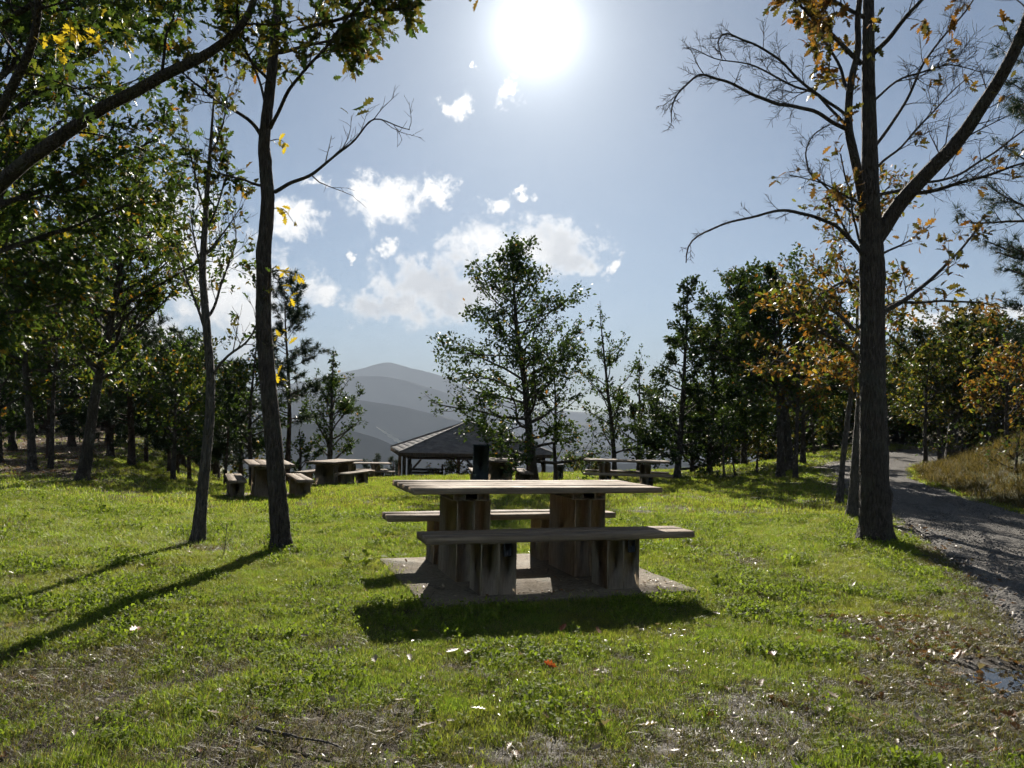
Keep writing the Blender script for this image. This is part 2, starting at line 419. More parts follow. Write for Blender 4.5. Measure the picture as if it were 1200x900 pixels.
def wood_mat(name, ca, cb, cc, axis=0, rough=.75, streak=.6, stretch=.05):
    m, t, out = newmat(name); tc = t.n('ShaderNodeTexCoord'); oi = t.n('ShaderNodeObjectInfo')
    mp = t.n('ShaderNodeMapping'); t.put(mp.inputs[0], tc.outputs['Object'])
    s = [1, 1, 1]; s[axis] = stretch; mp.inputs['Scale'].default_value = s
    off = t.n('ShaderNodeCombineXYZ'); t.put(off.inputs[1], t.m('MULTIPLY', oi.outputs['Random'], 37.0)); t.put(off.inputs[2], t.m('MULTIPLY', oi.outputs['Random'], 11.0)); t.put(mp.inputs['Location'], off.outputs[0])
    g = t.noise(mp.outputs[0], 60, 6, .62, .3); g2 = t.noise(mp.outputs[0], 9, 4, .55, .6); st = t.noise(tc.outputs['Object'], 4.5, 5, .6)
    col = t.mix(t.sstep(g, .3, .72), (*ca, 1), (*cb, 1)); col = t.mix(t.m('MULTIPLY', t.sstep(g2, .45, .7), streak), col, (*cc, 1))
    col = t.mix(t.m('MULTIPLY', t.sstep(st, .55, .75), streak * .75), col, (.06, .055, .05, 1))
    hs = t.n('ShaderNodeHueSaturation'); t.put(hs.inputs['Color'], col); t.put(hs.inputs['Value'], t.lerp(oi.outputs['Random'], 0, 1, .82, 1.15))
    h = t.m('ADD', t.m('MULTIPLY', g, .7), t.m('MULTIPLY', g2, .5))
    b = pbsdf(t, hs.outputs[0], t.lerp(st, .3, .7, rough - .05, rough + .12), .12, bump(t, h, .55, .006)); t.put(out.inputs[0], b.outputs[0]); return m
wood_mat('wood_top', (.155, .115, .08), (.30, .23, .16), (.105, .078, .055), 0)
wood_mat('wood_leg', (.30, .235, .16), (.45, .355, .25), (.19, .15, .105), 2, .8, .12, .14)
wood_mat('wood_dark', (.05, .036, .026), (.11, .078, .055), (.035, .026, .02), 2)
wood_mat('wood_rail', (.09, .075, .06), (.18, .15, .125), (.06, .05, .04), 0)

def simple(name, c0, c1, scale, rough=.8, spec=.3, bs=.4, bd=.01):
    m, t, out = newmat(name); tc = t.n('ShaderNodeTexCoord'); n = t.noise(tc.outputs['Object'], scale, 6, .6)
    n2 = t.noise(tc.outputs['Object'], scale * .11, 3); col = t.mix(t.sstep(n, .3, .7), (*c0, 1), (*c1, 1))
    hs = t.n('ShaderNodeHueSaturation'); t.put(hs.inputs['Color'], col); t.put(hs.inputs['Value'], t.lerp(n2, .3, .7, .7, 1.25))
    b = pbsdf(t, hs.outputs[0], rough, spec, bump(t, n, bs, bd)); t.put(out.inputs[0], b.outputs[0]); return m
simple('iron', (.02, .022, .026), (.04, .042, .045), 40, .5, .5)
simple('green_panel', (.018, .03, .03), (.03, .045, .045), 14, .55, .4, .15)
simple('stone', (.10, .095, .088), (.22, .205, .19), 60, .85, .15)
simple('yellow_petal', (.7, .42, .02), (.8, .5, .03), 40, .6)
simple('mountain', (.014, .018, .012), (.03, .032, .022), .012, .95, .1, .0)
simple('mountain_field', (.30, .29, .20), (.36, .33, .24), .02, .95, .1, .0)

def concrete():
    m, t, out = newmat('concrete'); tc = t.n('ShaderNodeTexCoord')
    n = t.noise(tc.outputs['Object'], 30, 6, .65); n2 = t.noise(tc.outputs['Object'], 2.4, 5, .6)
    col = t.mix(t.sstep(n, .3, .7), (.115, .09, .06, 1), (.21, .168, .115, 1)); col = t.mix(t.m('MULTIPLY', t.sstep(n2, .45, .65), .55), col, (.09, .085, .05, 1))
    n4 = t.noise(tc.outputs['Object'], 110, 4, .7); v = t.n('ShaderNodeTexVoronoi', feature='DISTANCE_TO_EDGE'); t.put(v.inputs['Vector'], tc.outputs['Object']); v.inputs['Scale'].default_value = 3.2
    crack = t.sstep(t.m('ADD', v.outputs[0], t.m('MULTIPLY', t.m('SUBTRACT', n, .5), .05)), .012, .0)
    col = t.mix(t.m('MULTIPLY', crack, .6), col, (.04, .034, .025, 1)); h = t.m('ADD', t.m('MULTIPLY', n, .6), t.m('SUBTRACT', t.m('MULTIPLY', n4, .4), t.m('MULTIPLY', crack, .5)))
    b = pbsdf(t, col, t.lerp(n2, .35, .65, .92, .75), .12, bump(t, h, .7, .012)); t.put(out.inputs[0], b.outputs[0]); return m
concrete()

def roof():
    m, t, out = newmat('roof_shingle'); tc = t.n('ShaderNodeTexCoord')
    br = t.n('ShaderNodeTexBrick'); t.put(br.inputs['Vector'], tc.outputs['UV']); br.inputs['Scale'].default_value = 1
    br.inputs['Color1'].default_value = (.10, .085, .08, 1); br.inputs['Color2'].default_value = (.14, .12, .11, 1); br.inputs['Mortar'].default_value = (.05, .045, .04, 1)
    n = t.noise(tc.outputs['Object'], 3, 5); col = t.mix(t.sstep(n, .3, .7), (.13, .115, .105, 1), (.21, .185, .17, 1))
    b = pbsdf(t, col, .75, .35, bump(t, t.noise(tc.outputs['Object'], 26, 4), .6, .03)); t.put(out.inputs[0], b.outputs[0])
roof()

def ground_mat():
    m, t, out = newmat('soil_and_turf'); tc = t.n('ShaderNodeTexCoord'); P = tc.outputs['Object']
    def at(nm):
        a = t.n('ShaderNodeAttribute', attribute_name=nm); return a.outputs['Fac']
    n = t.noise(P, 38, 8, .68); n2 = t.noise(P, 6, 5, .6); n3 = t.noise(P, .9, 4); n4 = t.noise(P, 140, 4, .6)
    soil = t.mix(t.sstep(n, .3, .7), (.030, .022, .012, 1), (.085, .062, .036, 1))
    turf = t.mix(t.sstep(n, .3, .7), (.04, .045, .010, 1), (.12, .125, .025, 1)); turf = t.mix(t.m('MULTIPLY', t.sstep(n3, .4, .65), .6), turf, (.10, .10, .03, 1))
    litter = t.mix(t.sstep(n, .32, .68), (.045, .03, .018, 1), (.19, .12, .065, 1)); litter = t.mix(t.m('MULTIPLY', t.sstep(n2, .5, .7), .5), litter, (.06, .07, .022, 1))
    d = t.m('ADD', at('dirt'), t.m('MULTIPLY', t.m('SUBTRACT', n2, .5), .5), clamp=True)
    col = t.mix(t.sstep(d, .3, .6), turf, soil); col = t.mix(at('litter'), col, litter)
    wet = t.m('MULTIPLY', t.sstep(d, .35, .7), t.sstep(n2, .40, .58)); wet = t.m('MULTIPLY', wet, at('wet'))
    rough = t.m('SUBTRACT', .92, t.m('MULTIPLY', wet, .5))
    h = t.m('ADD', t.m('MULTIPLY', n, .8), t.m('MULTIPLY', n4, .25))
    b = pbsdf(t, col, rough, .32, bump(t, h, 1.0, .05)); t.put(out.inputs[0], b.outputs[0])
ground_mat()

def road_mat():
    m, t, out = newmat('gravel'); tc = t.n('ShaderNodeTexCoord'); P = tc.outputs['Object']
    v = t.n('ShaderNodeTexVoronoi', feature='F1'); t.put(v.inputs['Vector'], P); v.inputs['Scale'].default_value = 34
    n = t.noise(P, 1.1, 5, .6); n2 = t.noise(P, 90, 4, .6)
    col = t.mix(.55, t.ramp(v.outputs['Color'], [(0, (.06, .056, .052)), (.5, (.105, .099, .09)), (1, (.19, .178, .16))]), t.mix(t.sstep(n2, .3, .7), (.08, .073, .066, 1), (.19, .175, .155, 1)))
    col = t.mix(t.m('MULTIPLY', t.sstep(n, .45, .7), .5), col, (.085, .07, .052, 1))
    h = t.m('ADD', t.m('MULTIPLY', v.outputs[0], -1.0), t.m('MULTIPLY', n2, .3))
    b = pbsdf(t, col, .85, .12, bump(t, h, .9, .03)); t.put(out.inputs[0], b.outputs[0])
road_mat()

def water_mat():
    m, t, out = newmat('puddle_water'); tc = t.n('ShaderNodeTexCoord')
    b = pbsdf(t, (.03, .026, .02, 1), .04, .6, bump(t, t.noise(tc.outputs['Object'], 14, 3), .06, .01)); t.put(out.inputs[0], b.outputs[0])
water_mat()

# ---------------------------------------------------------------- ground sheet, road, puddle
def spaced(stops):                               # [(value, step), ...] -> graded coordinates
    out = [stops[0][0]]
    for (a, s0), (b, s1) in zip(stops[:-1], stops[1:]):
        x = a
        while True:
            s = s0 + (s1 - s0) * (x - a) / (b - a); x += s
            if x >= b - s * .4: break
            out.append(x)
        out.append(b)
    return np.array(out)
xr = spaced([(0, .06), (4, .06), (9, .3), (30, 1.2), (80, 8), (400, 60)]); xs = np.concatenate([-xr[:0:-1], xr])
ys = spaced([(-60, 14), (-4, 2), (1.6, .3), (2.4, .06), (6, .06), (10, .12), (24, .4), (66, 1.2), (120, 8), (520, 60)])
GX, GY = np.meshgrid(xs, ys); GZ = zt(GX, GY)
GZ = GZ - np.where(in_poly(GX, GY, ROAD_PY), .03 + .004 * np.clip(GY, 0, 30), 0)
PUD = tuple(ground(1193, 797)[:2])                                # puddle hollow beside the road
GZ = GZ - .07 * np.exp(-((GX - PUD[0]) / .26) ** 2 - ((GY - PUD[1]) / .30) ** 2)
ta, tb = to_table(GX, GY); GZ = np.where((abs(ta) < 1.05) & (tb > -.98) & (tb < .86), -.07, GZ)
mb = MB(); nx, ny = len(xs), len(ys); i, j = np.meshgrid(np.arange(ny - 1), np.arange(nx - 1), indexing='ij'); a = (i * nx + j).ravel()
mb.add(np.stack([GX, GY, GZ], -1).reshape(-1, 3), np.stack([a, a + 1, a + nx + 1, a + nx], -1))
go = struct(mb.build('ground', MATS['soil_and_turf'], smooth=True))
dirt, lit = masks(GX, GY)
wet = np.exp(-((GX - 1.3) / 1.6) ** 2 - ((GY - 3.4) / 1.3) ** 2) + np.exp(-(dist_line(GX, GY, ROAD_L) / .7) ** 2) * .8
for nm, arr in (('dirt', dirt), ('litter', lit), ('wet', np.clip(wet, 0, 1))):
    at = go.data.attributes.new(nm, 'FLOAT', 'POINT'); at.data.foreach_set('value', arr.astype(np.float32).ravel())

def resample(P, n):
    s = np.concatenate([[0], np.cumsum(np.hypot(*np.diff(P, axis=0).T))]); t = np.linspace(0, s[-1], n)
    return np.stack([np.interp(t, s, P[:, 0]), np.interp(t, s, P[:, 1])], -1)
def smooth_line(P, n=160):
    Q = resample(P, n)
    for _ in range(14): Q[1:-1] = (Q[:-2] + 2 * Q[1:-1] + Q[2:]) / 4
    return Q
LL, RR = smooth_line(ROAD_L), smooth_line(ROAD_R)
nl = np.array([fbm(p[0] * 2.1, p[1] * 2.1, 77) for p in LL]) - .5; nr = np.array([fbm(p[0] * 2.1, p[1] * 2.1, 78) for p in RR]) - .5
LL[:, 0] += nl * .5; RR[:, 0] += nr * .4
K = 24; V = np.empty((160, K, 3))
for k in range(K):
    w = k / (K - 1); q = LL * (1 - w) + RR * w; V[:, k, :2] = q
    V[:, k, 2] = zsmooth(q[:, 0], q[:, 1]) + .014 + .012 * (fbm(q[:, 0] * 3, q[:, 1] * 3, 51) - .5) - .035 * np.exp(-((w - .25) / .1) ** 2) * .5 - .035 * np.exp(-((w - .72) / .1) ** 2) * .5 - (.05 if k in (0, K - 1) else 0)
mb = MB(); i, j = np.meshgrid(np.arange(159), np.arange(K - 1), indexing='ij'); a = (i * K + j).ravel()
mb.add(V.reshape(-1, 3), np.stack([a, a + 1, a + K + 1, a + K], -1)); struct(mb.build('gravel_road', MATS['gravel'], smooth=True))

mb = MB(); th = np.linspace(0, 2 * math.pi, 40, endpoint=False)
rr = .26 * (1 + .22 * np.sin(2 * th + 1) + .10 * np.sin(5 * th) + .06 * np.sin(9 * th + 2)); pz = float(zt(*PUD)) - .022
mb.add(np.concatenate([[[PUD[0], PUD[1], pz]], np.stack([PUD[0] + rr * np.cos(th) * .8, PUD[1] + rr * np.sin(th) * 1.25, np.full(40, pz)], -1)]),
       [[0, 1 + q, 1 + (q + 1) % 40] for q in range(40)])
struct(mb.build('puddle', MATS['puddle_water'], smooth=True))

# ---------------------------------------------------------------- mountains across the valley
def ridge(name, dist, depth, prof, seed, rough, base=-260, mat='mountain', nxx=360, nyy=33):
    """prof: skyline as photo pixels (u, v); the massif stands at its own distance with its own depth"""
    pu = np.array([p[0] for p in prof], float); X = []; Zr = []
    for u, v in prof:
        p = px(u, v, dist); X.append(p[0]); Zr.append(p[2])
    X = np.array(X); Zr = np.array(Zr); xs_ = np.linspace(X[0], X[-1], nxx); zr = np.interp(xs_, X, Zr)
    kz = np.ones(5) / 5; zr = np.convolve(np.pad(zr, 2, mode='edge'), kz, 'valid')
    mb = MB(); V = np.empty((nyy, nxx, 3))
    for q in range(nyy):
        s = q / (nyy - 1) * 1.6 - 1.0                       # -1 front foot, 0 crest, .6 behind
        y = dist + s * depth; w = (1 - abs(s)) if s < 0 else 1 - s * .8
        n = (fbm(xs_ / (dist * .045) + s * 2.4, xs_ / (dist * .2) + s * 1.4, seed, 7) - .5) * rough * (dist * .012) * min(1, abs(s) * 2.5 + .16)
        V[q, :, 0] = xs_ * (1 + s * .12); V[q, :, 1] = y; V[q, :, 2] = base + (zr - base) * w + n
    i, j = np.meshgrid(np.arange(nyy - 1), np.arange(nxx - 1), indexing='ij'); a = (i * nxx + j).ravel()
    mb.add(V.reshape(-1, 3), np.stack([a, a + 1, a + nxx + 1, a + nxx], -1)); return struct(mb.build(name, MATS[mat]))
ridge('mountain_ridge', 5200, 620, [(-300, 470), (150, 462), (330, 452), (395, 437), (425, 432), (438, 429), (444, 425.5), (452, 423.5), (462, 425), (470, 429.5), (482, 431), (490, 433.5), (510, 438), (530, 446), (570, 463), (640, 480), (760, 489), (1000, 496), (1500, 505)], 3, 1.2)
ridge('mountain_ridge', 3700, 450, [(-300, 480), (200, 468), (360, 452), (410, 441), (450, 441), (490, 450), (540, 466), (600, 486), (680, 496), (900, 505), (1500, 520)], 13, 1.3)
ridge('mountain_ridge', 2300, 300, [(-300, 470), (250, 465), (360, 462), (420, 468), (470, 476), (520, 488), (570, 503), (650, 518), (800, 528), (1500, 545)], 23, 1.2)
ridge('hillside', 1300, 190, [(-300, 495), (250, 492), (380, 497), (440, 512), (480, 530), (560, 548), (700, 545), (800, 540), (1500, 540)], 33, 1.0)
mb = MB(); mb.add([(-6500, 60, -262), (6500, 60, -262), (6500, 6400, -262), (-6500, 6400, -262)], [[0, 1, 2, 3]]); struct(mb.build('valley_floor', MATS['mountain']))
# pale clearing running down the near slope, laid on its surface
from mathutils.bvhtree import BVHTree
def surf(ob):
    return BVHTree.FromPolygons([v.co[:] for v in ob.data.vertices], [p.vertices[:] for p in ob.data.polygons])
BV = [surf(o) for o in bpy.data.objects if o.name.startswith(('mountain_ridge', 'hillside'))]
def hit(u, v):
    best = None; d = Vector(ray(u, v)).normalized(); o0 = Vector((0, 0, CAM_H))
    for b in BV:
        p, n_, i_, dist = b.ray_cast(o0, d)
        if p is not None and (best is None or dist < best[1]): best = (p, dist)
    return None if best is None else np.array(best[0]) - np.array(d) * 6
V = []
for k in range(14):
    t_ = k / 13; u, v = 441 + 33 * t_, 500 + 21 * t_; wd = .5 + 2.4 * t_ * (1 + .45 * math.sin(k * 2.3))
    a_, b_ = hit(u - wd * .6, v + wd), hit(u + wd, v - wd * .2)
    if a_ is None or b_ is None: continue
    V += [a_, b_]
mb = MB(); mb.add(V, [[2 * k, 2 * k + 1, 2 * k + 3, 2 * k + 2] for k in range(len(V) // 2 - 1)]); struct(mb.build('hillside_clearing', MATS['mountain_field']))

# ---------------------------------------------------------------- picnic tables and benches
TL, TW, TH, BT = 2.17, .90, .76, .045
LEGS = ((-.69, -.41), (.34, .62))
rnd = random.Random(5)

def board(mbname, lo, hi, parent, mat='wood_top', bev=.006, warp=.004):
    """a plank with many stations along x, slightly warped, its ends worn"""
    mb = MB(); n = 9; xs_ = np.linspace(lo[0], hi[0], n); V = []
    ph = rnd.uniform(0, 6); b = bev
    for k, x in enumerate(xs_):
        dz = warp * math.sin(ph + k * .7) * .5; dy = warp * .5 * math.sin(ph * 2 + k * .9)
        y0, y1, z0, z1 = lo[1] + dy, hi[1] + dy, lo[2], hi[2] + dz
        e = rnd.uniform(0, .006) if k in (0, n - 1) else 0; x += e if k == 0 else -e
        V += [(x, y0 + b, z0), (x, y1 - b, z0), (x, y1, z0 + b), (x, y1, z1 - b), (x, y1 - b, z1), (x, y0 + b, z1), (x, y0, z1 - b), (x, y0, z0 + b)]
    mb.add(V, [[k * 8 + q, k * 8 + (q + 1) % 8, (k + 1) * 8 + (q + 1) % 8, (k + 1) * 8 + q] for k in range(n - 1) for q in range(8)])
    for base, rev in ((0, True), ((n - 1) * 8, False)):
        f = [[base, base + q, base + q + 1, base + q + 1] for q in range(1, 7)]
        if rev: f = [[a_, c_, b_, b_] for a_, b_, c_, d_ in f]
        mb.f.append(np.array(f, np.int64))
    return mb.build(mbname, MATS[mat], parent)

def block_leg(x0, x1, y0, y1, z1, parent, seams=(.5,)):
    """a thick upright of vertical timbers set side by side"""
    edges = [x0] + [x0 + (x1 - x0) * s for s in seams] + [x1]; first = None
    for k in range(len(edges) - 1):
        mb = MB(); dj = rnd.uniform(-.004, .004)
        mb.box((edges[k] + (.0015 if k else 0), y0 + dj, -.02), (edges[k + 1] - (.0015 if k < len(edges) - 2 else 0), y1 + dj, z1), bev=.004)
        o = mb.build('leg' if first is None else 'timber', MATS['wood_leg'], parent if first is None else first)
        if first is None: first = o
    return first

def make_table(label, group='picnic tables on the lawn'):
    t = empty('picnic_table'); tag(t, label, 'table', group)
    nb = 4; w = TW / nb
    for k in range(nb):
        board('board', (-TL / 2 + rnd.uniform(-.006, .006), -TW / 2 + k * w + .003, TH - BT), (TL / 2 + rnd.uniform(-.006, .006), -TW / 2 + (k + 1) * w - .003, TH + rnd.uniform(-.002, .002)), t)
    for x0, x1 in LEGS:
        block_leg(x0, x1, -.30, .30, TH - BT - .062, t)
        mb = MB(); mb.box((x0 - .05, -.36, TH - BT - .06), (x0 + .05, .36, TH - BT - .002), bev=.006); mb.box((x1 - .13, -.36, TH - BT - .06), (x1 - .03, .36, TH - BT - .002), bev=.006)
        mb.build('batten', MATS['wood_leg'], t)
    return t
def make_bench(label, group='plank benches beside the picnic tables'):
    b = empty('picnic_bench'); tag(b, label, 'bench', group); HB, W = .44, .35
    for k, (y0, y1) in enumerate(((-W / 2, -.012), (-.004, W / 2))):
        board('board', (-1.11, y0, HB - .05), (1.11, y1, HB + (.004 if k else 0)), b)
    for x0, x1 in LEGS:
        leg = block_leg(x0, x1, -.155, .14, HB - .054, b, (.5,))
        mb = MB(); mb.box((x1 - .105, -.1625, HB - .155), (x1 - .045, -.150, HB - .056), bev=.003); mb.build('bracket', MATS['iron'], leg)
    return b
def make_slab(pos, rz, lo, hi, z=0.0):
    mb = MB(); n = 26; E_ = []
    cs = [(lo[0], lo[1]), (hi[0], lo[1]), (hi[0], hi[1]), (lo[0], hi[1])]
    for (ax, ay), (bx, by) in zip(cs, cs[1:] + cs[:1]):
        for k in range(n):
            t_ = k / n; E_.append((ax + (bx - ax) * t_ + rnd.uniform(-.008, .008), ay + (by - ay) * t_ + rnd.uniform(-.008, .008)))
    E_ = np.array(E_); N = len(E_); c0 = E_.mean(0)
    top = np.c_[E_, np.zeros(N)]; top2 = np.c_[c0 + (E_ - c0) * .993, np.full(N, .006)]; bot = np.c_[E_, np.full(N, -.12)]
    mb.add(np.concatenate([bot, top, top2, [[*c0, .006]]]), [[r * N + k, r * N + (k + 1) % N, (r + 1) * N + (k + 1) % N, (r + 1) * N + k] for r in range(2) for k in range(N)])
    mb.f.append(np.array([[2 * N + k, 2 * N + (k + 1) % N, 3 * N] for k in range(N)], np.int64))
    o = struct(mb.build('concrete_slab', MATS['concrete'])); o.location = (*pos, z); o.rotation_euler = (0, 0, rz); return o

protoT = make_table('large weathered picnic table standing alone on the ribbed concrete slab in the open lawn')
protoB = make_bench('plank bench shaded by the tabletop, on the near side of the large table')
def place_set(x, y, rz, labels, z=None, slab=True, first=False, off=(.664, .6725), slb=((-1.1, -1.02), (1.1, .9))):
    z = float(zsmooth(x, y)) - .01 if z is None else z
    T = protoT if first else copy_tree(protoT); T.location = (x, y, z); T.rotation_euler = (0, 0, rz); T['label'] = labels[0]
    for k, (o_, sgn) in enumerate(((off[0], 1), (off[1], -1))):
        if labels[k + 1] is None: continue
        Bn = protoB if (first and sgn < 0) else copy_tree(protoB)
        ox = .004 if k == 0 else .05
        M = Matrix.Translation((x, y, z)) @ rotz(rz) @ Matrix.Translation((ox, sgn * o_, 0)) 
        Bn.matrix_world = M; Bn['label'] = labels[k + 1]
    if slab: make_slab((x, y), rz, slb[0], slb[1], z)
    return T
place_set(TX, TY, TROT, ('large weathered picnic table standing alone on the ribbed concrete slab in the open lawn',
    'sunlit plank bench behind the large table on the open lawn', 'plank bench in the shadow of the large table on the open lawn'), 0.0, first=True)
place_set(-5.23, 17.0, math.radians(112), ('picnic table seen end on behind the slender leaning tree trunk',
    'bench at the left of the end-on table, one board dark with shade', 'bench at the right of the end-on table beside the slender leaning trunk'))
place_set(-5.4, 24.2, math.radians(77), ('picnic table in front of the small lone tree at the lawn edge',
    'bench half hidden behind the table in front of the small lone tree', 'sunlit bench at the pavilion side of the table before the small lone tree'))
place_set(3.0, 20.3, math.radians(-9), ('picnic table broadside on in front of the row of dark trees',
    'bench on the tree side of the broadside table', 'shaded bench on the lawn side of the broadside table'))
place_set(-.30, 22.6, math.radians(96), ('picnic table beside the tall dark upright slab',
    'bench next to the tall dark upright slab', 'bench at the foot of the spreading middle tree'))
place_set(-6.2, 33.5, math.radians(20), ('distant picnic table below the lawn crest beside the pavilion',
    'far bench of the distant table beside the pavilion', 'near bench of the distant table beside the pavilion'))

# ---------------------------------------------------------------- upright slab, low post
def upright(u, v0, y, w, h, name, label, cat):
    p = px(u, v0, y); z0 = float(zt(p[0], y)); o = empty(name, (p[0], y, z0 - .03)); o.rotation_euler.z = .12
    mb = MB(); mb.box((-w / 2, -.09, 0), (w / 2, .09, h), bev=.012); mb.build('body', MATS['green_panel'], o)
    mb = MB(); mb.box((-w / 2 - .015, -.105, h + .001), (w / 2 + .015, .105, h + .03), bev=.008); mb.build('cap', MATS['green_panel'], o)
    for s in (-1, 1):
        mb = MB(); mb.box((s * (w / 2 - .03) - .012, -.1, .05), (s * (w / 2 - .03) + .012, -.0905, h - .05), bev=.002); mb.build('edge_strip', MATS['iron'], o)
    return tag(o, label, cat)
P_ = px(563, 521, 21.0); upright(563, 560, 21.0, .42, P_[2] - float(zt(P_[0], 21.0)) + .0, 'upright_slab', 'tall dark green upright slab standing by the table near the middle tree', 'post')
P_ = px(656, 550.5, 26.0); upright(656, 560, 26.0, .20, max(.5, P_[2] - float(zt(P_[0], 26.0))), 'low_post', 'low dark square post on the lawn right of the middle tree', 'post')

# ---------------------------------------------------------------- pavilion
def pavilion():
    D = 47.0; pc = px(548, 528, D); S, EH = 7.5, 2.25
    gz = pc[2] - EH; root = empty('pavilion', (pc[0], D, gz), math.radians(12))
    tag(root, 'open timber picnic pavilion with brown hipped roof below the lawn crest', 'pavilion')
    ze, za, h = EH - .02, EH + 1.68, S / 2 + .55
    # four roof slopes with thickness, each with courses of shingle
    for k in range(4):
        mb = MB(); a = k * math.pi / 2; M = rotz(a); nco = 14
        for c in range(nco):
            t0, t1 = c / nco, (c + 1) / nco + .012
            def P(t, s, up): 
                r = h * (1 - t); r = max(r, .02); return (s * r, -r, ze + (za - ze) * min(t, 1) + up)
            V = [P(t0, -1, .045), P(t0, 1, .045), P(min(t1, 1), 1, .012), P(min(t1, 1), -1, .012), P(t0, -1, 0), P(t0, 1, 0)]
            V = np.array(V) @ np.array(M)[:3, :3].T
            mb.add(V, [[0, 1, 2, 3], [4, 5, 1, 0]])
        ro = mb.build('roof', MATS['roof_shingle'], root)
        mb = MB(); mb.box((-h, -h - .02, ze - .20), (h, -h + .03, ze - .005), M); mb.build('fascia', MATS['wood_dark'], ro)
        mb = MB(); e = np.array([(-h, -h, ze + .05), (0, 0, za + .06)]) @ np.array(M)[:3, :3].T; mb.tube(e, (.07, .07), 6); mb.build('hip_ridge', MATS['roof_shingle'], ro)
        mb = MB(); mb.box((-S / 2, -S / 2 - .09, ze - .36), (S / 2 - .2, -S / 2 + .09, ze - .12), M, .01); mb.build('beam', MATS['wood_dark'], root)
    mb = MB(); mb.box((-.12, -.12, za + .02), (.12, .12, za + .22), bev=.02); mb.build('finial', MATS['wood_dark'], root)
    for k in range(4):
        a = k * math.pi / 2
        for s in (-1, 0):
            M = rotz(a) @ Matrix.Translation((s * S / 2 if s else 0, -S / 2, 0))
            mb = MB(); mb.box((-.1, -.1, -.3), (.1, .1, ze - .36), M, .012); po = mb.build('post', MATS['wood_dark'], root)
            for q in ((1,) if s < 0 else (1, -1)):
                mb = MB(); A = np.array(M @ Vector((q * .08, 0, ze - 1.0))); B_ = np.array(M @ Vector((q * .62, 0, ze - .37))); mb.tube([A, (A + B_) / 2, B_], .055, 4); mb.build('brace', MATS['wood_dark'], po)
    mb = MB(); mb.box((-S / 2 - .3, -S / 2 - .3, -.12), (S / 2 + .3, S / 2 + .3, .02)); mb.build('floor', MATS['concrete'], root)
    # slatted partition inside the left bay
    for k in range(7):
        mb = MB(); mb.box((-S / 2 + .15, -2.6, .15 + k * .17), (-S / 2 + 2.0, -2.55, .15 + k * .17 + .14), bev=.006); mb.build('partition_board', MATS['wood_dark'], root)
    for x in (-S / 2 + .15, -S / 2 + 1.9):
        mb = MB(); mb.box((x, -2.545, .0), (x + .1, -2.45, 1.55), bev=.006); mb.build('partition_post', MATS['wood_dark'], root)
    return root
pavilion()

# ---------------------------------------------------------------- rail fence along the drop
def fence(pts, label, name='rail_fence', H=1.05, rails=(.95, .62, .30)):
    root = empty(name, on(*pts[0])); tag(root, label, 'fence'); base = np.array(root.location)
    P3 = [np.array(on(*p)) - base for p in pts]
    for k, p in enumerate(P3):
        mb = MB(); mb.tube([p + (0, 0, -.2), p + (0, 0, H * .5), p + (0, 0, H), p + (0, 0, H + .05)], (.07, .068, .066, .03), 8); mb.build('post', MATS['wood_rail'], root)
    for a, b in zip(P3[:-1], P3[1:]):
        for hh in rails:
            mb = MB(); q = [a + (b - a) * t + (0, -.075, hh + .012 * math.sin(t * 9 + a[0])) for t in np.linspace(-.02, 1.02, 5)]; mb.tube(q, .045, 6); mb.build('rail', MATS['wood_rail'], root)
    return root
fence([(-19 + 2.2 * k, 57.5 - .12 * k) for k in range(7)], 'post and rail fence left of the pavilion at the edge of the drop')
fence([(-3.6 + 2.2 * k, 56.6 + .05 * k) for k in range(11)], 'post and rail fence running right from behind the pavilion')

# ---------------------------------------------------------------- trees
def leaf_oak():                                  # lobed leaf lying in xy, stalk at the origin, length 1
    prof = [(0, .015), (.12, .04), (.26, .20), (.34, .09), (.50, .30), (.58, .12), (.74, .25), (.80, .09), (.92, .10), (1.0, 0)]
    V = []; 
    for k, (x, w) in enumerate(prof):
        z = -.10 * (x - .4) ** 2 * 2
        V += [(x, 0, z), (x + w * .25, w, z + w * .28), (x + w * .25, -w, z + w * .28)]
    F_ = []
    for k in range(len(prof) - 1):
        a = 3 * k; F_ += [(a, a + 3, a + 4), (a, a + 4, a + 1), (a, a + 5, a + 3), (a, a + 2, a + 5)]
    return np.array(V), np.array(F_)
def leaf_mid():
    V = [(0, 0, 0), (.32, .26, .08), (.5, .12, .03), (.72, .22, .05), (1, 0, -.12), (.72, -.22, .05), (.5, -.12, .03), (.32, -.26, .08)]
    return np.array(V), np.array([(0, 1, 7), (1, 2, 7), (2, 6, 7), (2, 3, 6), (3, 5, 6), (3, 4, 5)])
def leaf_small():
    return np.array([(0, 0, 0), (.45, .30, .07), (1, 0, -.1), (.5, -.30, .07)]), np.array([(0, 1, 2), (0, 2, 3)])
def needle_tuft(n=16, seed=0, w=.016):
    r = np.random.default_rng(seed); V = []; F_ = []
    for k in range(n):
        d = r.normal(0, 1, 3); d[0] = abs(d[0]) + .5; d /= np.linalg.norm(d); s = np.cross(d, r.normal(0, 1, 3)); s /= np.linalg.norm(s)
        L = r.uniform(.6, 1); V += [s * w, -s * w, d * L]; F_.append((3 * k, 3 * k + 1, 3 * k + 2))
    return np.array(V), np.array(F_)
def leaf_lite():
    V, _ = leaf_oak(); n = len(V) // 3; F_ = []
    for k in range(n - 1): F_ += [(3 * k + 2, 3 * k + 5, 3 * k + 4), (3 * k + 2, 3 * k + 4, 3 * k + 1)]
    return V, np.array(F_)
LEAVES = dict(oak_lite=leaf_lite(), oak=leaf_oak(), mid=leaf_mid(), small=leaf_small(), tuft=needle_tuft(16, 1), tuft_far=needle_tuft(7, 2, .045))

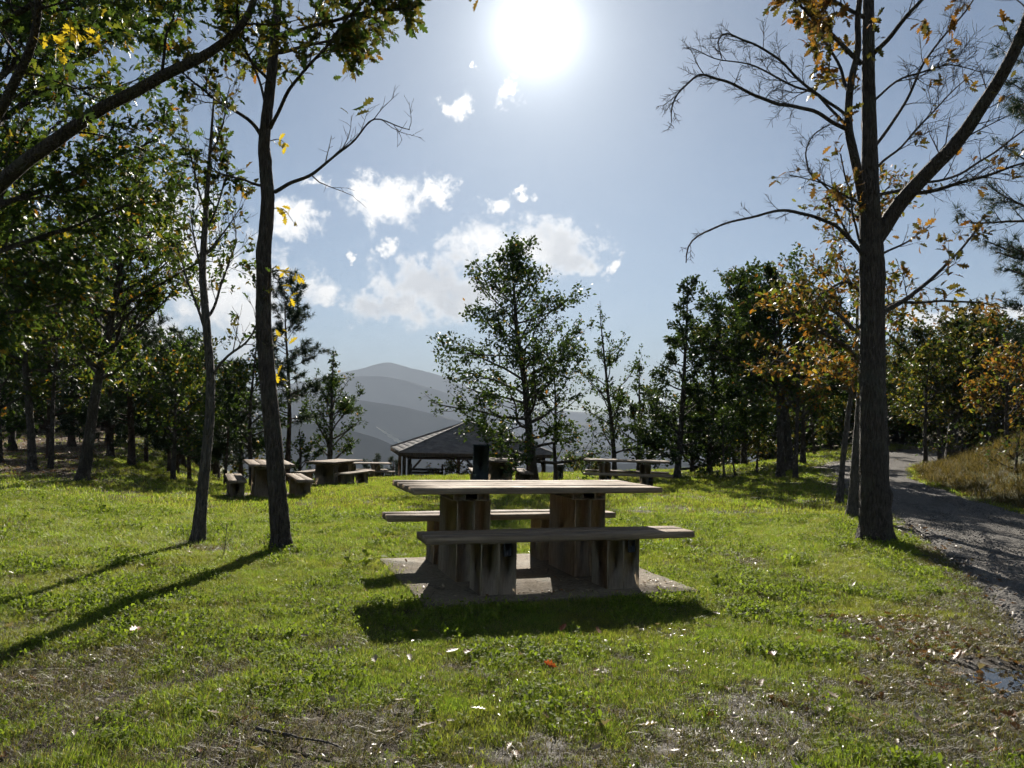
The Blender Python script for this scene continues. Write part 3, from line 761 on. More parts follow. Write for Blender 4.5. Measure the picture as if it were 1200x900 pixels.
DENS = 1.0; TWIG_N = 3; TWIG_GEO = True
def frames(dirs, rng, flat=.6):
    """one random frame per leaf: x along dirs, z roughly up"""
    n = len(dirs); x = dirs + rng.normal(0, .55, (n, 3)); x[:, 2] -= .25; x /= np.linalg.norm(x, axis=1)[:, None]
    up = np.array([0, 0, 1.0]) * flat + rng.normal(0, .55, (n, 3)); y = np.cross(up, x); y /= np.linalg.norm(y, axis=1)[:, None] + 1e-9
    z = np.cross(x, y); return np.stack([x, y, z], 1)
def add_leaves(mb, P, D, size, kind, rng, flat=.6):
    if len(P) == 0: return
    V, F_ = LEAVES[kind]; P = np.asarray(P); D = np.asarray(D); n = len(P); S = size * rng.uniform(.6, 1.25, n)
    R = frames(D, rng, flat); W = np.einsum('vk,nkc->nvc', V, R) * S[:, None, None] + P[:, None, :]
    mb.add(W.reshape(-1, 3), (F_[None] + (np.arange(n) * len(V))[:, None, None]).reshape(-1, 3))

def limb(rng, p0, d0, L, n, wob, trop):
    W = rng.normal(0, wob, (n, 3)); W[:, 2] += trop; d0 = np.asarray(d0, float); d = d0 / math.sqrt(d0 @ d0) + np.cumsum(W, axis=0)
    d /= np.sqrt((d * d).sum(1))[:, None]; P = np.empty((n + 1, 3)); P[0] = p0; P[1:] = np.asarray(p0) + np.cumsum(d, axis=0) * (L / n); return P
def at_line(P, t):
    seg = P[1:] - P[:-1]; sl = np.sqrt((seg * seg).sum(1)); c = np.cumsum(sl); x = t * c[-1]; k = min(len(sl) - 1, int(np.searchsorted(c, x)))
    f = (x - (c[k] - sl[k])) / (sl[k] + 1e-12); d = seg[k] / (sl[k] + 1e-12); return P[k] + seg[k] * f, d
def spline(P, n):
    P = np.asarray(P, float); s = np.concatenate([[0], np.cumsum(np.linalg.norm(np.diff(P[:, :3], axis=0), axis=1))]); t = np.linspace(0, s[-1], n)
    Q = np.stack([np.interp(t, s, P[:, k]) for k in range(P.shape[1])], -1)
    for _ in range(2): Q[1:-1] = (Q[:-2] + 2 * Q[1:-1] + Q[2:]) / 4
    return Q
def side_dir(d, rng, ang):
    q = rng.normal(0, 1, 3); a = np.array((d[1] * q[2] - d[2] * q[1], d[2] * q[0] - d[0] * q[2], d[0] * q[1] - d[1] * q[0])); a /= math.sqrt(a @ a) + 1e-9
    return d * math.cos(ang) + a * math.sin(ang)

def twig_leaves(rng, P, per_m, jit, LP, LD, t0=.15):
    seg = np.diff(P, axis=0); sl = np.sqrt((seg * seg).sum(1)); L = sl.sum(); n = rng.poisson(per_m * DENS * L)
    if n == 0: return
    s_ = np.concatenate([[0], np.cumsum(sl)]) / L; t = rng.uniform(t0, 1, n)
    q = np.stack([np.interp(t, s_, P[:, k]) for k in range(3)], -1) + rng.normal(0, jit, (n, 3)); k = np.clip(np.searchsorted(s_, t) - 1, 0, len(seg) - 1)
    d = seg[k] / (sl[k][:, None] + 1e-9); LP.append(q); LD.append(d + rng.normal(0, .6, (n, 3)))

def sprout(rng, parent, r0, BM, LP, LD, n, L, lvl, per_m, jit, trop=.04, t0=.25, wob=.16, ang=(.5, 1.1), leafp=1.0):
    """side branches along a limb, twice forked, with leaf sites on the last order"""
    for k in range(n):
        t = t0 + (1 - t0) * (k + rng.uniform(0, 1)) / n; p, d = at_line(parent, t)
        dd = side_dir(d, rng, rng.uniform(*ang)); dd[2] += .12
        l = L * (1 - .45 * t) * rng.uniform(.6, 1.2); Q = limb(rng, p, dd, l, 4 if lvl else TWIG_N, wob, trop)
        r = r0 * (1 - .6 * t) * .5; r = max(min(r, l * .022), .0028); (lvl or TWIG_GEO) and BM.thin(Q, r, max(.0018, r * .3), 3)
        if lvl > 0: sprout(rng, Q, r, BM, LP, LD, max(2, int(n * .55)), l * .55, lvl - 1, per_m, jit, trop, .3, wob, ang, leafp)
        else:
            if rng.uniform() < leafp: twig_leaves(rng, Q, per_m, jit, LP, LD)

def finish_tree(root, BM, LP, LD, mats, size, kind, rng, singles=0, bark='bark', base=(0, 0, 0), flat=.6):
    if not BM.empty(): stuff(BM.build('twigs', MATS[bark], root, True))
    if len(LP) == 0: return
    LP = np.concatenate(LP); LD = np.concatenate(LD)
    idx = rng.permutation(len(LP))
    if singles:                                  # the leaves that show largest are parts of their own
        wp = LP + np.array(base); dist = np.linalg.norm(wp - np.array([0, 0, CAM_H]), axis=1)
        # inside the picture only
        du = wp[:, 0] / np.maximum(wp[:, 1], .1); dv = (wp[:, 2] - CAM_H) / np.maximum(wp[:, 1], .1)
        key = dist + 100 * ((abs(du) > .64) | (dv > .53) | (wp[:, 1] < 1))
        near = np.argsort(key)[:singles]; V, F_ = LEAVES[kind]; mesh = {}
        for k, m in enumerate(mats):
            b = MB(); b.add(V * size, F_); mesh[k] = b.mesh('leaf', MATS[m], False)
        Rf = frames(LD[near], rng, flat)
        for q, r_ in zip(near, Rf):
            o = bpy.data.objects.new('leaf', mesh[int(rng.integers(len(mats)))]); COL.objects.link(o); o.parent = root
            s = rng.uniform(.7, 1.2); m4 = Matrix(np.array(r_).T.tolist()).to_4x4(); o.matrix_local = Matrix.Translation(LP[q]) @ m4 @ Matrix.Scale(s, 4)
        idx = idx[~np.isin(idx, near)]
    for k, m in enumerate(mats):
        part = idx[k::len(mats)]
        if len(part) == 0: continue
        mb = MB(); add_leaves(mb, LP[part], LD[part], size, 'oak_lite' if kind == 'oak' else kind, rng, flat); stuff(mb.build('crown', MATS[m], root))

def trunk_mesh(P, R, k=14, seed=0, flare=1.6):
    """bark-ribbed trunk with root flare"""
    mb = MB(); P = np.asarray(P, float); n = len(P); R = np.array(R, float)
    s = np.linalg.norm(P - P[0], axis=1); R = R * (1 + (flare - 1) * np.exp(-s / .16))
    mb.tube(P, R, k); V = mb.v[0].reshape(n, k, 3); r = np.random.default_rng(seed); ph = r.uniform(0, 6, 4)
    ang = np.arange(k) * 2 * math.pi / k; kn = [(r.uniform(0, 6.28), r.uniform(.2, .25 + s[-1] * .8), r.uniform(.12, .3)) for _ in range(7)]
    for i in range(n):
        m = 1 + .05 * np.sin(3 * ang + ph[0] + s[i] * .8) + .035 * np.sin(5 * ang + ph[1] - s[i] * 1.3) + .03 * r.normal(0, 1, k) + .12 * np.exp(-s[i] / .12) * np.sin(4 * ang + ph[2])
        for ka, ks, kw in kn: m = m + kw * np.exp(-((s[i] - ks) / .07) ** 2 - ((np.angle(np.exp(1j * (ang - ka)))) / .45) ** 2)
        V[i] = P[i] + (V[i] - P[i]) * m[:, None]
    mb.v[0] = V.reshape(-1, 3); return mb

def px_tree(name, label, depth, trunk, widths, limbs, seed, mats, size, kind='oak', bark='bark', cat='tree', singles=0, twig=dict(), tmain=None, group=None, base_uv=None):
    """a near tree: trunk and main limbs drawn through photo directions at the tree's own distance, with depth offsets"""
    rng = np.random.default_rng(seed); g = ground(*base_uv) if base_uv else None
    y0 = g[1] if g is not None else depth
    tp = [px(u, v, y0 + dy) for u, v, dy in trunk]
    base = np.array([tp[0][0], tp[0][1], float(zt(tp[0][0], tp[0][1]))]); tp[0] = base - (0, 0, .06)
    root = empty(name, base); tag(root, label, cat, group)
    rad = np.array(widths) / 2 * y0 / F
    Q = spline(np.c_[np.array(tp) - base, rad], 90); trunk_mesh(Q[:, :3], Q[:, 3], 18, seed).build('trunk', MATS[bark], root, True)
    BM = MB(); LP = []; LD = []
    if tmain: sprout(rng, Q[:, :3], .02, BM, LP, LD, **tmain)
    for lm in limbs:
        pts, w0, w1 = lm[0], lm[1], lm[2]; tw = dict(twig); tw.update(lm[3] if len(lm) > 3 else {})
        P = np.array([px(u, v, y0 + dy) - base for u, v, dy in pts]); r = np.linspace(w0, w1, len(P)) / 2 * y0 / F
        n = max(6, len(P) * 4); q = spline(np.c_[P, r], n)
        nz = np.cumsum(rng.normal(0, 1, (n, 3)), axis=0); nz -= np.linspace(0, 1, n)[:, None] * nz[-1] + (1 - np.linspace(0, 1, n))[:, None] * nz[0]
        for _ in range(2): nz[1:-1] = (nz[:-2] + 2 * nz[1:-1] + nz[2:]) / 4
        q[:, :3] += nz * .011 * np.linalg.norm(P[-1] - P[0]) ** .5 / math.sqrt(n / 12)
        mb = MB(); mb.tube(q[:, :3], q[:, 3], 10 if w0 > 8 else 6); mb.build('limb', MATS[bark], root, True)
        if tw.get('n', 0) > 0: sprout(rng, q[:, :3], max(q[0, 3], .004), BM, LP, LD, **tw)
    finish_tree(root, BM, LP, LD, mats, size, kind, rng, singles, bark, base); return root

def broad_tree(name, label, x, y, h, r, crown, spread, seed, mats, size=.12, kind='small', nb=16, lvl=1, n2=6, per_m=16, lean=(0, 0), bark='bark', env=None, el=(.35, .9), group=None, cat='tree', jit=.05, forks=0, leafp=1.0, trop=.05):
    rng = np.random.default_rng(seed); base = np.array(on(x, y)); root = empty(name, base); tag(root, label, cat, group)
    T = [np.array([0, 0, -.08])]; n = 14; d = np.array([lean[0], lean[1], 1.0]) 
    for k in range(n):
        d = d + np.r_[rng.normal(0, .035, 2), 0] * 1.0; d = d * .85 + np.array([lean[0], lean[1], 1.0]) * .15; d /= np.linalg.norm(d); T.append(T[-1] + d * h / n)
    T = np.array(T); R = r * (1 - np.linspace(0, 1, n + 1) ** 1.1 * .93)
    Q = spline(np.c_[T, R], 30); trunk_mesh(Q[:, :3], Q[:, 3], 9, seed).build('trunk', MATS[bark], root, True)
    BM = MB(); LP = []; LD = []
    env = env or (lambda t: math.sin(min(1, t * 1.15 + .18) * math.pi) ** .7 + .12)
    for k in range(nb):
        t = (k + rng.uniform(.2, .8)) / nb; p, dd = at_line(Q[:, :3], crown + (1 - crown) * t * .97)
        a = k * 2.4 + rng.uniform(-.5, .5); e = el[0] + (el[1] - el[0]) * t + rng.normal(0, .12)
        L = spread * env(t) * rng.uniform(.55, 1.25); dn = rng.uniform(.35, 1.6); v = np.array([math.cos(a) * math.cos(e), math.sin(a) * math.cos(e), math.sin(e)])
        P = limb(rng, p, v, L, 7, .10, trop); r1 = max(.006, r * .42 * (1 - .75 * t)); BM.thin(P, r1, r1 * .25, 5)
        sprout(rng, P, r1, BM, LP, LD, n2, L * .5, lvl, per_m * dn, jit, trop, .22, .16, (.5, 1.1), leafp); twig_leaves(rng, P, per_m * .6 * dn, jit, LP, LD, .5)
    finish_tree(root, BM, LP, LD, mats, size, kind, rng, 0, bark); return root

def pine_tree(name, label, x, y, h, r, crown, spread, seed, size=.16, kind='tuft_far', nb=34, n2=6, per_m=14, lean=(0, 0), group=None, top=.35, mats=('needle',), cat='tree', el0=.1):
    rng = np.random.default_rng(seed); base = np.array(on(x, y)); root = empty(name, base); tag(root, label, cat, group)
    n = 12; T = [np.array([0, 0, -.08])]; d = np.array([lean[0], lean[1], 1.0])
    for k in range(n): d = d + np.r_[rng.normal(0, .03, 2), 0]; d /= np.linalg.norm(d); T.append(T[-1] + d * h / n)
    T = np.array(T); R = r * (1 - np.linspace(0, 1, n + 1) * .92); Q = spline(np.c_[T, R], 26); trunk_mesh(Q[:, :3], Q[:, 3], 8, seed).build('trunk', MATS['bark_pine'], root, True)
    BM = MB(); LP = []; LD = []
    for k in range(nb):
        t = (k + rng.uniform(0, 1)) / nb; p, dd = at_line(Q[:, :3], crown + (1 - crown) * t * .98)
        a = rng.uniform(0, 6.28); e = el0 + .8 * t ** 2; L = spread * (1 - t * (1 - top)) * rng.uniform(.55, 1.15) * (.6 + .4 * min(1, t * 5))
        P = limb(rng, p, (math.cos(a) * math.cos(e), math.sin(a) * math.cos(e), math.sin(e)), L, 6, .08, .06)
        r1 = max(.005, r * .25 * (1 - .7 * t)); BM.thin(P, r1, r1 * .3, 4)
        sprout(rng, P, r1, BM, LP, LD, n2, L * .42, 0, per_m, .03, .06, .25, .12); twig_leaves(rng, P, per_m * .8, .03, LP, LD, .35)
    finish_tree(root, BM, LP, LD, list(mats), size, kind, rng, 0, 'bark_pine', flat=.2); return root

# --- the near trees
px_tree('oak_tree', 'slender oak with leaning dark trunk, standing before the end-on picnic table', 8,
    [(330, 645, 0), (322, 540, 0), (316, 470, .02), (309, 380, .05), (310, 290, .1), (315, 235, .1), (309, 170, .1), (318, 90, .1), (326, 0, .1), (331, -140, .1)],
    [21, 20, 19, 18, 17, 16, 14, 12, 10, 6],
    [([(307, 160, .1), (290, 140, 0), (262, 122, -.2), (236, 105, -.4), (207, 80, -.6)], 5, 1.5, dict(leafp=.3)),
     ([(308, 218, .1), (285, 209, .3), (262, 205, .5), (225, 180, .8)], 4, 1.2, dict(leafp=.5)),
     ([(322, 225, .1), (340, 210, 0), (372, 201, -.2), (390, 188, -.3), (415, 165, -.4), (440, 132, -.5), (480, 152, -.6)], 5, 1, dict(leafp=.05, n=9)),
     ([(317, 150, .1), (340, 112, -.2), (365, 75, -.4), (395, 40, -.6), (430, 5, -.8), (455, -30, -1)], 5, 2),
     ([(322, 62, .1), (360, 55, .3), (400, 46, .6), (445, 33, .8)], 5, 2), ([(325, 42, .1), (370, 28, -.4), (425, 14, -.7), (490, 8, -1)], 5, 2),
     ([(317, 150, .1), (303, 100, .3), (280, 45, .5), (262, -10, .6)], 4, 2), ([(320, 100, .1), (290, 60, -.5), (275, 20, -.9), (280, -40, -1.2)], 4, 2),
     ([(328, -30, .1), (380, -60, -.3), (440, -70, -.7), (520, -30, -1), (585, -12, -1.2)], 5, 2), ([(329, -60, .1), (280, -100, .4), (220, -110, .8)], 5, 2)],
    101, ['leaf_green', 'leaf_olive'], .125, singles=150, twig=dict(n=14, L=.6, lvl=1, per_m=26, jit=.03, t0=.3), base_uv=(330, 645))
px_tree('oak_tree', 'thin sparse tree with pale edge-lit trunk, left of the slender leaning oak', 9,
    [(232, 635, 0), (238, 570, 0), (246, 490, 0), (247, 440, 0), (242, 380, 0), (237, 320, 0), (241, 250, 0), (246, 180, 0), (251, 110, 0)], [14, 12, 11, 10, 9, 8, 6, 4, 2],
    [([(247, 445, 0), (262, 415, -.1), (283, 400, -.3), (300, 365, -.4), (308, 330, -.5)], 4, 1.2), ([(242, 390, 0), (225, 345, .2), (214, 312, .3), (205, 280, .4)], 4, 1),
     ([(241, 375, 0), (256, 345, .2), (268, 312, .3), (278, 280, .3)], 4, 1), ([(238, 330, 0), (226, 290, -.2), (222, 240, -.3)], 3, 1), ([(240, 270, 0), (258, 230, .1), (268, 180, .2)], 3, 1),
     ([(239, 300, 0), (262, 275, .2), (285, 240, .4)], 3, 1), ([(241, 250, 0), (225, 200, .2), (215, 150, .3)], 3, 1), ([(246, 180, 0), (262, 140, .1), (270, 100, 0)], 2.5, 1)],
    102, ['leaf_green', 'leaf_olive'], .085, 'mid', 'bark_grey', singles=40, twig=dict(n=10, L=.5, lvl=1, per_m=10, jit=.015, t0=.2, leafp=.85, trop=.12, ang=(.35, .7)), base_uv=(232, 635))
# big tree off to the left, its boughs reach over the lawn
px_tree('oak_tree', 'large leafy oak whose thick curved bough reaches over the lawn from the left', 8.2,
    [(-90, 690, 0), (-95, 520, 0), (-85, 380, 0), (-60, 280, 0), (-50, 200, 0), (-40, 100, 0), (-30, 0, 0), (-20, -150, 0)], [46, 40, 36, 32, 26, 20, 15, 8],
    [([(-65, 270, 0), (0, 207, -.6), (50, 165, -.9), (125, 112, -1.1), (190, 80, -1.2), (235, 58, -1.3), (262, 42, -1.4), (290, 10, -1.5), (310, -40, -1.6)], 17, 5, dict(n=4, leafp=.4)),
     ([(-55, 210, 0), (0, 135, -1.2), (20, 90, -1.5), (38, 45, -1.7), (45, -20, -2)], 12, 6, dict(n=7, t0=.4)),
     ([(-60, 260, 0), (0, 240, .8), (60, 215, 1.5), (120, 190, 2.2), (190, 160, 2.8)], 10, 2), ([(-75, 330, 0), (0, 290, 1), (70, 270, 1.8), (140, 240, 2.4), (200, 235, 2.8)], 9, 2),
     ([(-50, 180, 0), (20, 120, 1), (80, 70, 1.8), (150, 30, 2.4), (210, 5, 2.8)], 10, 2), ([(-45, 130, 0), (40, 60, .4), (110, 20, .8), (180, -20, 1)], 9, 2),
     ([(-40, 90, 0), (30, 30, 2), (90, -10, 3), (150, -50, 3.5)], 8, 2), ([(-80, 350, 0), (0, 330, 1.8), (60, 320, 2.6), (120, 300, 3.2), (180, 290, 3.6)], 8, 2),
     ([(-85, 390, 0), (-20, 370, 1.5), (40, 365, 2.3), (90, 350, 3)], 8, 2), ([(-60, 250, 0), (10, 200, 2.6), (60, 150, 3.6), (110, 110, 4.3), (170, 90, 4.8)], 8, 2),
     ([(-40, 60, 0), (40, 0, -1), (110, -30, -1.6), (200, -40, -2)], 8, 2)],
    103, ['leaf_green', 'leaf_green', 'leaf_green', 'leaf_dark', 'leaf_yellowgreen'], .12, singles=220, twig=dict(n=18, L=1.05, lvl=1, per_m=36, jit=.07, t0=.15))
def gold_spray(tree, pts, n, seed, rad, size):
    rs = np.random.default_rng(seed); b0 = np.array(tree.location); b = MB(); V, F_ = leaf_oak(); b.add(V * size, F_); me = b.mesh('leaf', MATS['leaf_gold']); tw = MB()
    P = np.array([px(*p) for p in pts]) - b0; q = spline(P, 8); tw.tube(q, np.linspace(.006, .002, 8), 5); stuff(tw.build('twigs', MATS['bark'], tree, True))
    for k in range(n):
        p, d = at_line(q, rs.uniform(.25, 1)); fr_ = frames(np.array([side_dir(d, rs, .8)]), rs, .8)[0]; o = bpy.data.objects.new('leaf', me); COL.objects.link(o); o.parent = tree
        o.matrix_local = Matrix.Translation(p + rs.normal(0, rad, 3)) @ Matrix(fr_.T.tolist()).to_4x4() @ Matrix.Scale(rs.uniform(.7, 1.2), 4)
OAK_LEFT = [o for o in bpy.data.objects if o.get('label', '').startswith('large leafy oak')][0]; OAK_SLIM = [o for o in bpy.data.objects if o.get('label', '').startswith('slender oak')][0]
gold_spray(OAK_LEFT, [(38, 40, 6.5), (70, 32, 6.4), (105, 38, 6.3), (125, 52, 6.25)], 30, 5, .035, .12); gold_spray(OAK_LEFT, [(38, 45, 6.5), (62, 50, 6.4), (80, 58, 6.3)], 14, 6, .03, .12)
for k, (u0, v0, u1, v1, n_) in enumerate([(318, 318, 352, 325, 12), (316, 340, 342, 350, 6), (318, 395, 336, 398, 5), (321, 442, 332, 447, 3), (317, 165, 338, 172, 6), (318, 245, 345, 262, 9)]):
    gold_spray(OAK_SLIM, [(u0, v0, 8.05), ((u0 + u1) / 2, v0 - 3, 8.0), (u1, v1, 7.95)], n_, 20 + k, .03, .10)
# big half-bare tree on the right
px_tree('oak_tree', 'big forked half-bare oak with thick straight trunk beside the gravel road', 8.6,
    [(1027, 635, 0), (1025, 560, 0), (1023, 470, 0), (1022, 390, 0), (1021, 310, 0), (1019, 240, 0), (1019, 180, 0), (1018, 100, 0), (1018, 20, 0), (1019, -120, 0)],
    [34, 31, 29, 28, 28, 22, 18, 15, 13, 8],
    [([(1023, 285, 0), (1040, 258, 0), (1074, 220, -.2), (1102, 188, -.4), (1135, 150, -.6), (1165, 105, -.8), (1187, 62, -1), (1203, 20, -1.2), (1215, -40, -1.4)], 19, 10, dict(n=16, leafp=.08, L=.7)),
     ([(1013, 250, 0), (1003, 195, -.2), (993, 152, -.3), (997, 115, -.4), (1008, 65, -.5), (1012, 0, -.6), (1005, -60, -.7)], 12, 5, dict(n=7)),
     ([(993, 152, -.3), (979, 145, -.4), (955, 133, -.6), (895, 115, -1), (878, 111, -1.1), (850, 89, -1.2), (818, 79, -1.4), (794, 105, -1.5), (783, 123, -1.6), (787, 143, -1.6)], 5, 1, dict(leafp=0, n=22, L=.42)),
     ([(994, 150, -.3), (981, 140, -.3), (951, 108, -.1), (902, 94, .2), (867, 76, .5), (832, 72, .7), (806, 55, .8)], 4, 1, dict(leafp=0, n=20, L=.45)),
     ([(996, 140, -.3), (986, 132, -.4), (937, 87, -.7), (916, 66, -.9), (888, 52, -1), (853, 36, -1.2), (839, 49, -1.3), (846, 68, -1.3)], 4, 1, dict(leafp=0, n=20, L=.45)),
     ([(1012, 302, 0), (995, 285, -.2), (976, 269, -.4), (937, 247, -.8), (902, 240, -1.1), (864, 252, -1.3), (825, 271, -1.5), (803, 290, -1.6), (804, 308, -1.6)], 5, 1, dict(leafp=0, n=14, L=.3)),
     ([(1005, 255, 0), (990, 242, .2), (970, 228, .4), (946, 207, .5), (941, 182, .6), (953, 158, .6), (972, 146, .6)], 3, 1.5, dict(leafp=0, n=20, L=.45)),
     ([(1012, 240, 0), (985, 225, -.3), (960, 215, -.5), (925, 205, -.7)], 3, .8, dict(leafp=.1)),
     ([(1027, 229, 0), (1049, 220, .3), (1077, 211, .6), (1130, 199, 1), (1165, 178, 1.2), (1203, 150, 1.4)], 5, 2, dict(leafp=.04, n=18)),
     ([(1068, 226, -.2), (1112, 217, -.5), (1165, 206, -.8), (1205, 190, -1)], 5, 2, dict(leafp=.04, n=18)),
     ([(1025, 172, 0), (1053, 133, .2), (1077, 86, .3), (1102, 50, .4), (1137, 7, .5), (1160, -30, .6)], 4, 1.5, dict(leafp=.04, n=20, L=.6)),
     ([(1024, 62, 0), (1053, 31, -.3), (1083, 0, -.5), (1110, -40, -.7)], 6, 3, dict(leafp=.2)),
     ([(1022, 205, 0), (1060, 165, .5), (1100, 120, .8), (1150, 75, 1)], 3.5, 1, dict(leafp=.03, n=20, L=.6)),
     ([(1022, 120, 0), (1060, 90, -.4), (1110, 75, -.8), (1150, 85, -1.1)], 3, 1, dict(leafp=.03, n=18, L=.6)),
     ([(1010, 75, -.4), (980, 45, -.5), (950, 15, -.6), (915, -15, -.7)], 6, 2, dict(leafp=1, n=12, per_m=32)), ([(1012, 20, -.4), (975, 0, -.7), (935, -25, -1)], 5, 2, dict(leafp=1, n=10)),
     ([(997, 110, -.4), (985, 80, .1), (965, 40, .3), (945, 5, .4)], 5, 2, dict(leafp=1, n=12, per_m=32)),
     ([(1008, 285, 0), (1000, 255, -.3), (990, 215, -.4), (985, 180, -.5)], 3, 1.5, dict(leafp=.9, L=.25, n=8)),
     ([(1030, 370, 0), (1055, 354, .3), (1085, 335, .5), (1120, 300, .8), (1150, 262, 1)], 7, 2, dict(leafp=1, n=9, per_m=24, L=.5)),
     ([(1055, 354, .3), (1100, 350, .6), (1145, 352, .9), (1180, 362, 1.1)], 4, 1.5, dict(leafp=1, n=8, per_m=24, L=.4)),
     ([(1030, 300, 0), (1060, 285, -.2), (1090, 265, -.3)], 3, 1.2, dict(leafp=.8, n=5))],
    104, ['leaf_brown', 'leaf_orange', 'leaf_olive'], .13, singles=200, twig=dict(n=10, L=.5, lvl=1, per_m=24, jit=.02, t0=.25, trop=.02), base_uv=(1027, 635))
px_tree('oak_tree', 'orange-leaved tree with split trunk right behind the big forked oak', 11,
    [(1002, 606, 0), (1005, 540, 0), (1010, 470, 0), (1014, 400, .05), (1014, 330, .1), (1010, 260, .15), (1004, 190, .2)], [17, 14, 12, 11, 9, 7, 4],
    [([(1012, 430, 0), (985, 400, -.4), (950, 380, -.8), (915, 360, -1.1)], 6, 2), ([(1014, 400, 0), (980, 365, .3), (945, 350, .6), (905, 345, 1)], 6, 2),
     ([(1014, 350, 0), (990, 330, -.5), (960, 345, -.8)], 5, 2), ([(1012, 450, 0), (980, 440, .4), (945, 430, .8), (900, 420, 1.2)], 5, 1.5),
     ([(1010, 470, 0), (992, 455, -.4), (970, 440, -.7)], 4, 1.5), ([(1014, 380, 0), (1040, 360, .5), (1065, 350, .9)], 5, 2), ([(1012, 300, 0), (990, 270, .2), (975, 240, .3)], 4, 1.5), ([(1010, 260, 0), (1030, 230, .6), (1045, 215, .9)], 3, 1.5)],
    105, ['leaf_orange', 'leaf_yellowgreen', 'leaf_olive', 'leaf_brown'], .10, 'oak', 'bark_grey', singles=100, twig=dict(n=13, L=.75, lvl=1, per_m=24, jit=.05, t0=.2), base_uv=(1002, 606))
px_tree('young_tree', 'thin tree leaning towards the big forked oak, with a crooked grey trunk', 13,
    [(983, 590, 0), (987, 545, 0), (992, 500, 0), (998, 455, 0), (1004, 405, 0), (1005, 350, .1)], [8, 6, 6, 5, 4, 3],
    [([(998, 450, 0), (980, 430, -.4), (962, 420, -.6)], 3, 1), ([(1002, 420, 0), (985, 390, .4), (970, 370, .6)], 3, 1), ([(1004, 390, 0), (1020, 365, .2), (1030, 340, .4)], 3, 1)],
    106, ['leaf_orange', 'leaf_yellowgreen'], .12, 'mid', 'bark_grey', twig=dict(n=8, L=.5, lvl=1, per_m=16, jit=.04, t0=.3), base_uv=(983, 590))
# pine boughs reaching in at the right edge
def P3(u, v, y): p = px(u, v, y); return p[0], p[1]
pine_tree('pine_tree', 'pine with long needle tufts reaching in behind the big forked oak', *P3(1225, 560, 12.5), 9.0, .15, .40, 1.7, 201, .2, 'tuft', 48, 8, 14)

# --- middle distance: (kind, label, base pixel or (u, distance), top pixel row, ...)
def top_h(u, v_top, x, y): return px(u, v_top, y)[2] - float(zt(x, y))
def mid_tree(species, label, u, y, vtop, w_px, spread_px, seed, utop=None, **kw):
    global TWIG_N, TWIG_GEO
    TWIG_N, TWIG_GEO = (2, y < 27)
    if y > 19 and kw.get('kind') == 'mid': kw['kind'] = 'small'
    if kw.get('kind') == 'oak': kw['kind'] = 'mid'
    x = px(u, 520, y)[0]; h = top_h(u, vtop, x, y); r = w_px / 2 * y / F; s = spread_px * y / F
    ut = px(utop if utop else u, vtop, y)[0]; lean = ((ut - x) / h, 0)
    f = pine_tree if species == 'pine' else broad_tree; nm = kw.pop('name', 'pine_tree' if species == 'pine' else 'broadleaf_tree')
    return f(nm, label, x, y, h, r, kw.pop('crown', .3), s, seed, lean=lean, **kw)
col_env = lambda t: .35 + .65 * math.sin(min(1, t * .9 + .12) * math.pi) ** .8
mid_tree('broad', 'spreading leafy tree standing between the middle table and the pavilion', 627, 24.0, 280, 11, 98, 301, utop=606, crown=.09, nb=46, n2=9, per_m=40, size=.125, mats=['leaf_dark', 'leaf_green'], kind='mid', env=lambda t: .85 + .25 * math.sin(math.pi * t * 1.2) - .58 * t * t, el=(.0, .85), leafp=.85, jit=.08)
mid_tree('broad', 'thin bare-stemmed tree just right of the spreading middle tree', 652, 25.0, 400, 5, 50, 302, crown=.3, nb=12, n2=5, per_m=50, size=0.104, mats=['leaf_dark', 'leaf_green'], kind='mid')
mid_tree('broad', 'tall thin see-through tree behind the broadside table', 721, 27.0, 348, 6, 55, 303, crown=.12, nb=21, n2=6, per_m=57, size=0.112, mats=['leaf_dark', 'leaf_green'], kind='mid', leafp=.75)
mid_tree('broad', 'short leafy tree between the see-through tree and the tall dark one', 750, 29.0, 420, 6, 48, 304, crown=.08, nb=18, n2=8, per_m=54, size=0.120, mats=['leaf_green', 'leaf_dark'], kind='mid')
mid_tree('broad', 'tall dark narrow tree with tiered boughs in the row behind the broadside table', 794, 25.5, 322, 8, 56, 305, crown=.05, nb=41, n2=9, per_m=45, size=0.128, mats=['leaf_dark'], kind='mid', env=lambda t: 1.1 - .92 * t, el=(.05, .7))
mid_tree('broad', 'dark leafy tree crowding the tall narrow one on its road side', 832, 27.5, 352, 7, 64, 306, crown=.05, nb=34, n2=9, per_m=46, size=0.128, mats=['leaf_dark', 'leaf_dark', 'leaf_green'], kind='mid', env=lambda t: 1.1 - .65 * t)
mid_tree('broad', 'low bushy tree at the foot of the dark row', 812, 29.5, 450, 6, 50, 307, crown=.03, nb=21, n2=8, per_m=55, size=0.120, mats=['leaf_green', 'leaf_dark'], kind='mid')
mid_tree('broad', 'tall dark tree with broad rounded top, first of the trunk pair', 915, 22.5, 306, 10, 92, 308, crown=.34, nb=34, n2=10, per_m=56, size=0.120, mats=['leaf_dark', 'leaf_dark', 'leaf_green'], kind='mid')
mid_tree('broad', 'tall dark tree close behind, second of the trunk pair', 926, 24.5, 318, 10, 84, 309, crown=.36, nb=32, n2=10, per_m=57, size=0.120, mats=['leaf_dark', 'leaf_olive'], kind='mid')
mid_tree('broad', 'slim yellowing tree in front of the trunk pair', 932, 20.8, 375, 6, 48, 310, crown=.38, nb=18, n2=6, per_m=36, size=0.112, mats=['leaf_yellowgreen', 'leaf_green', 'leaf_orange'], kind='mid')
mid_tree('broad', 'green tree filling the gap left of the trunk pair', 872, 31.0, 380, 8, 62, 311, crown=.12, nb=30, n2=9, per_m=55, size=0.136, mats=['leaf_dark', 'leaf_green'], kind='mid')
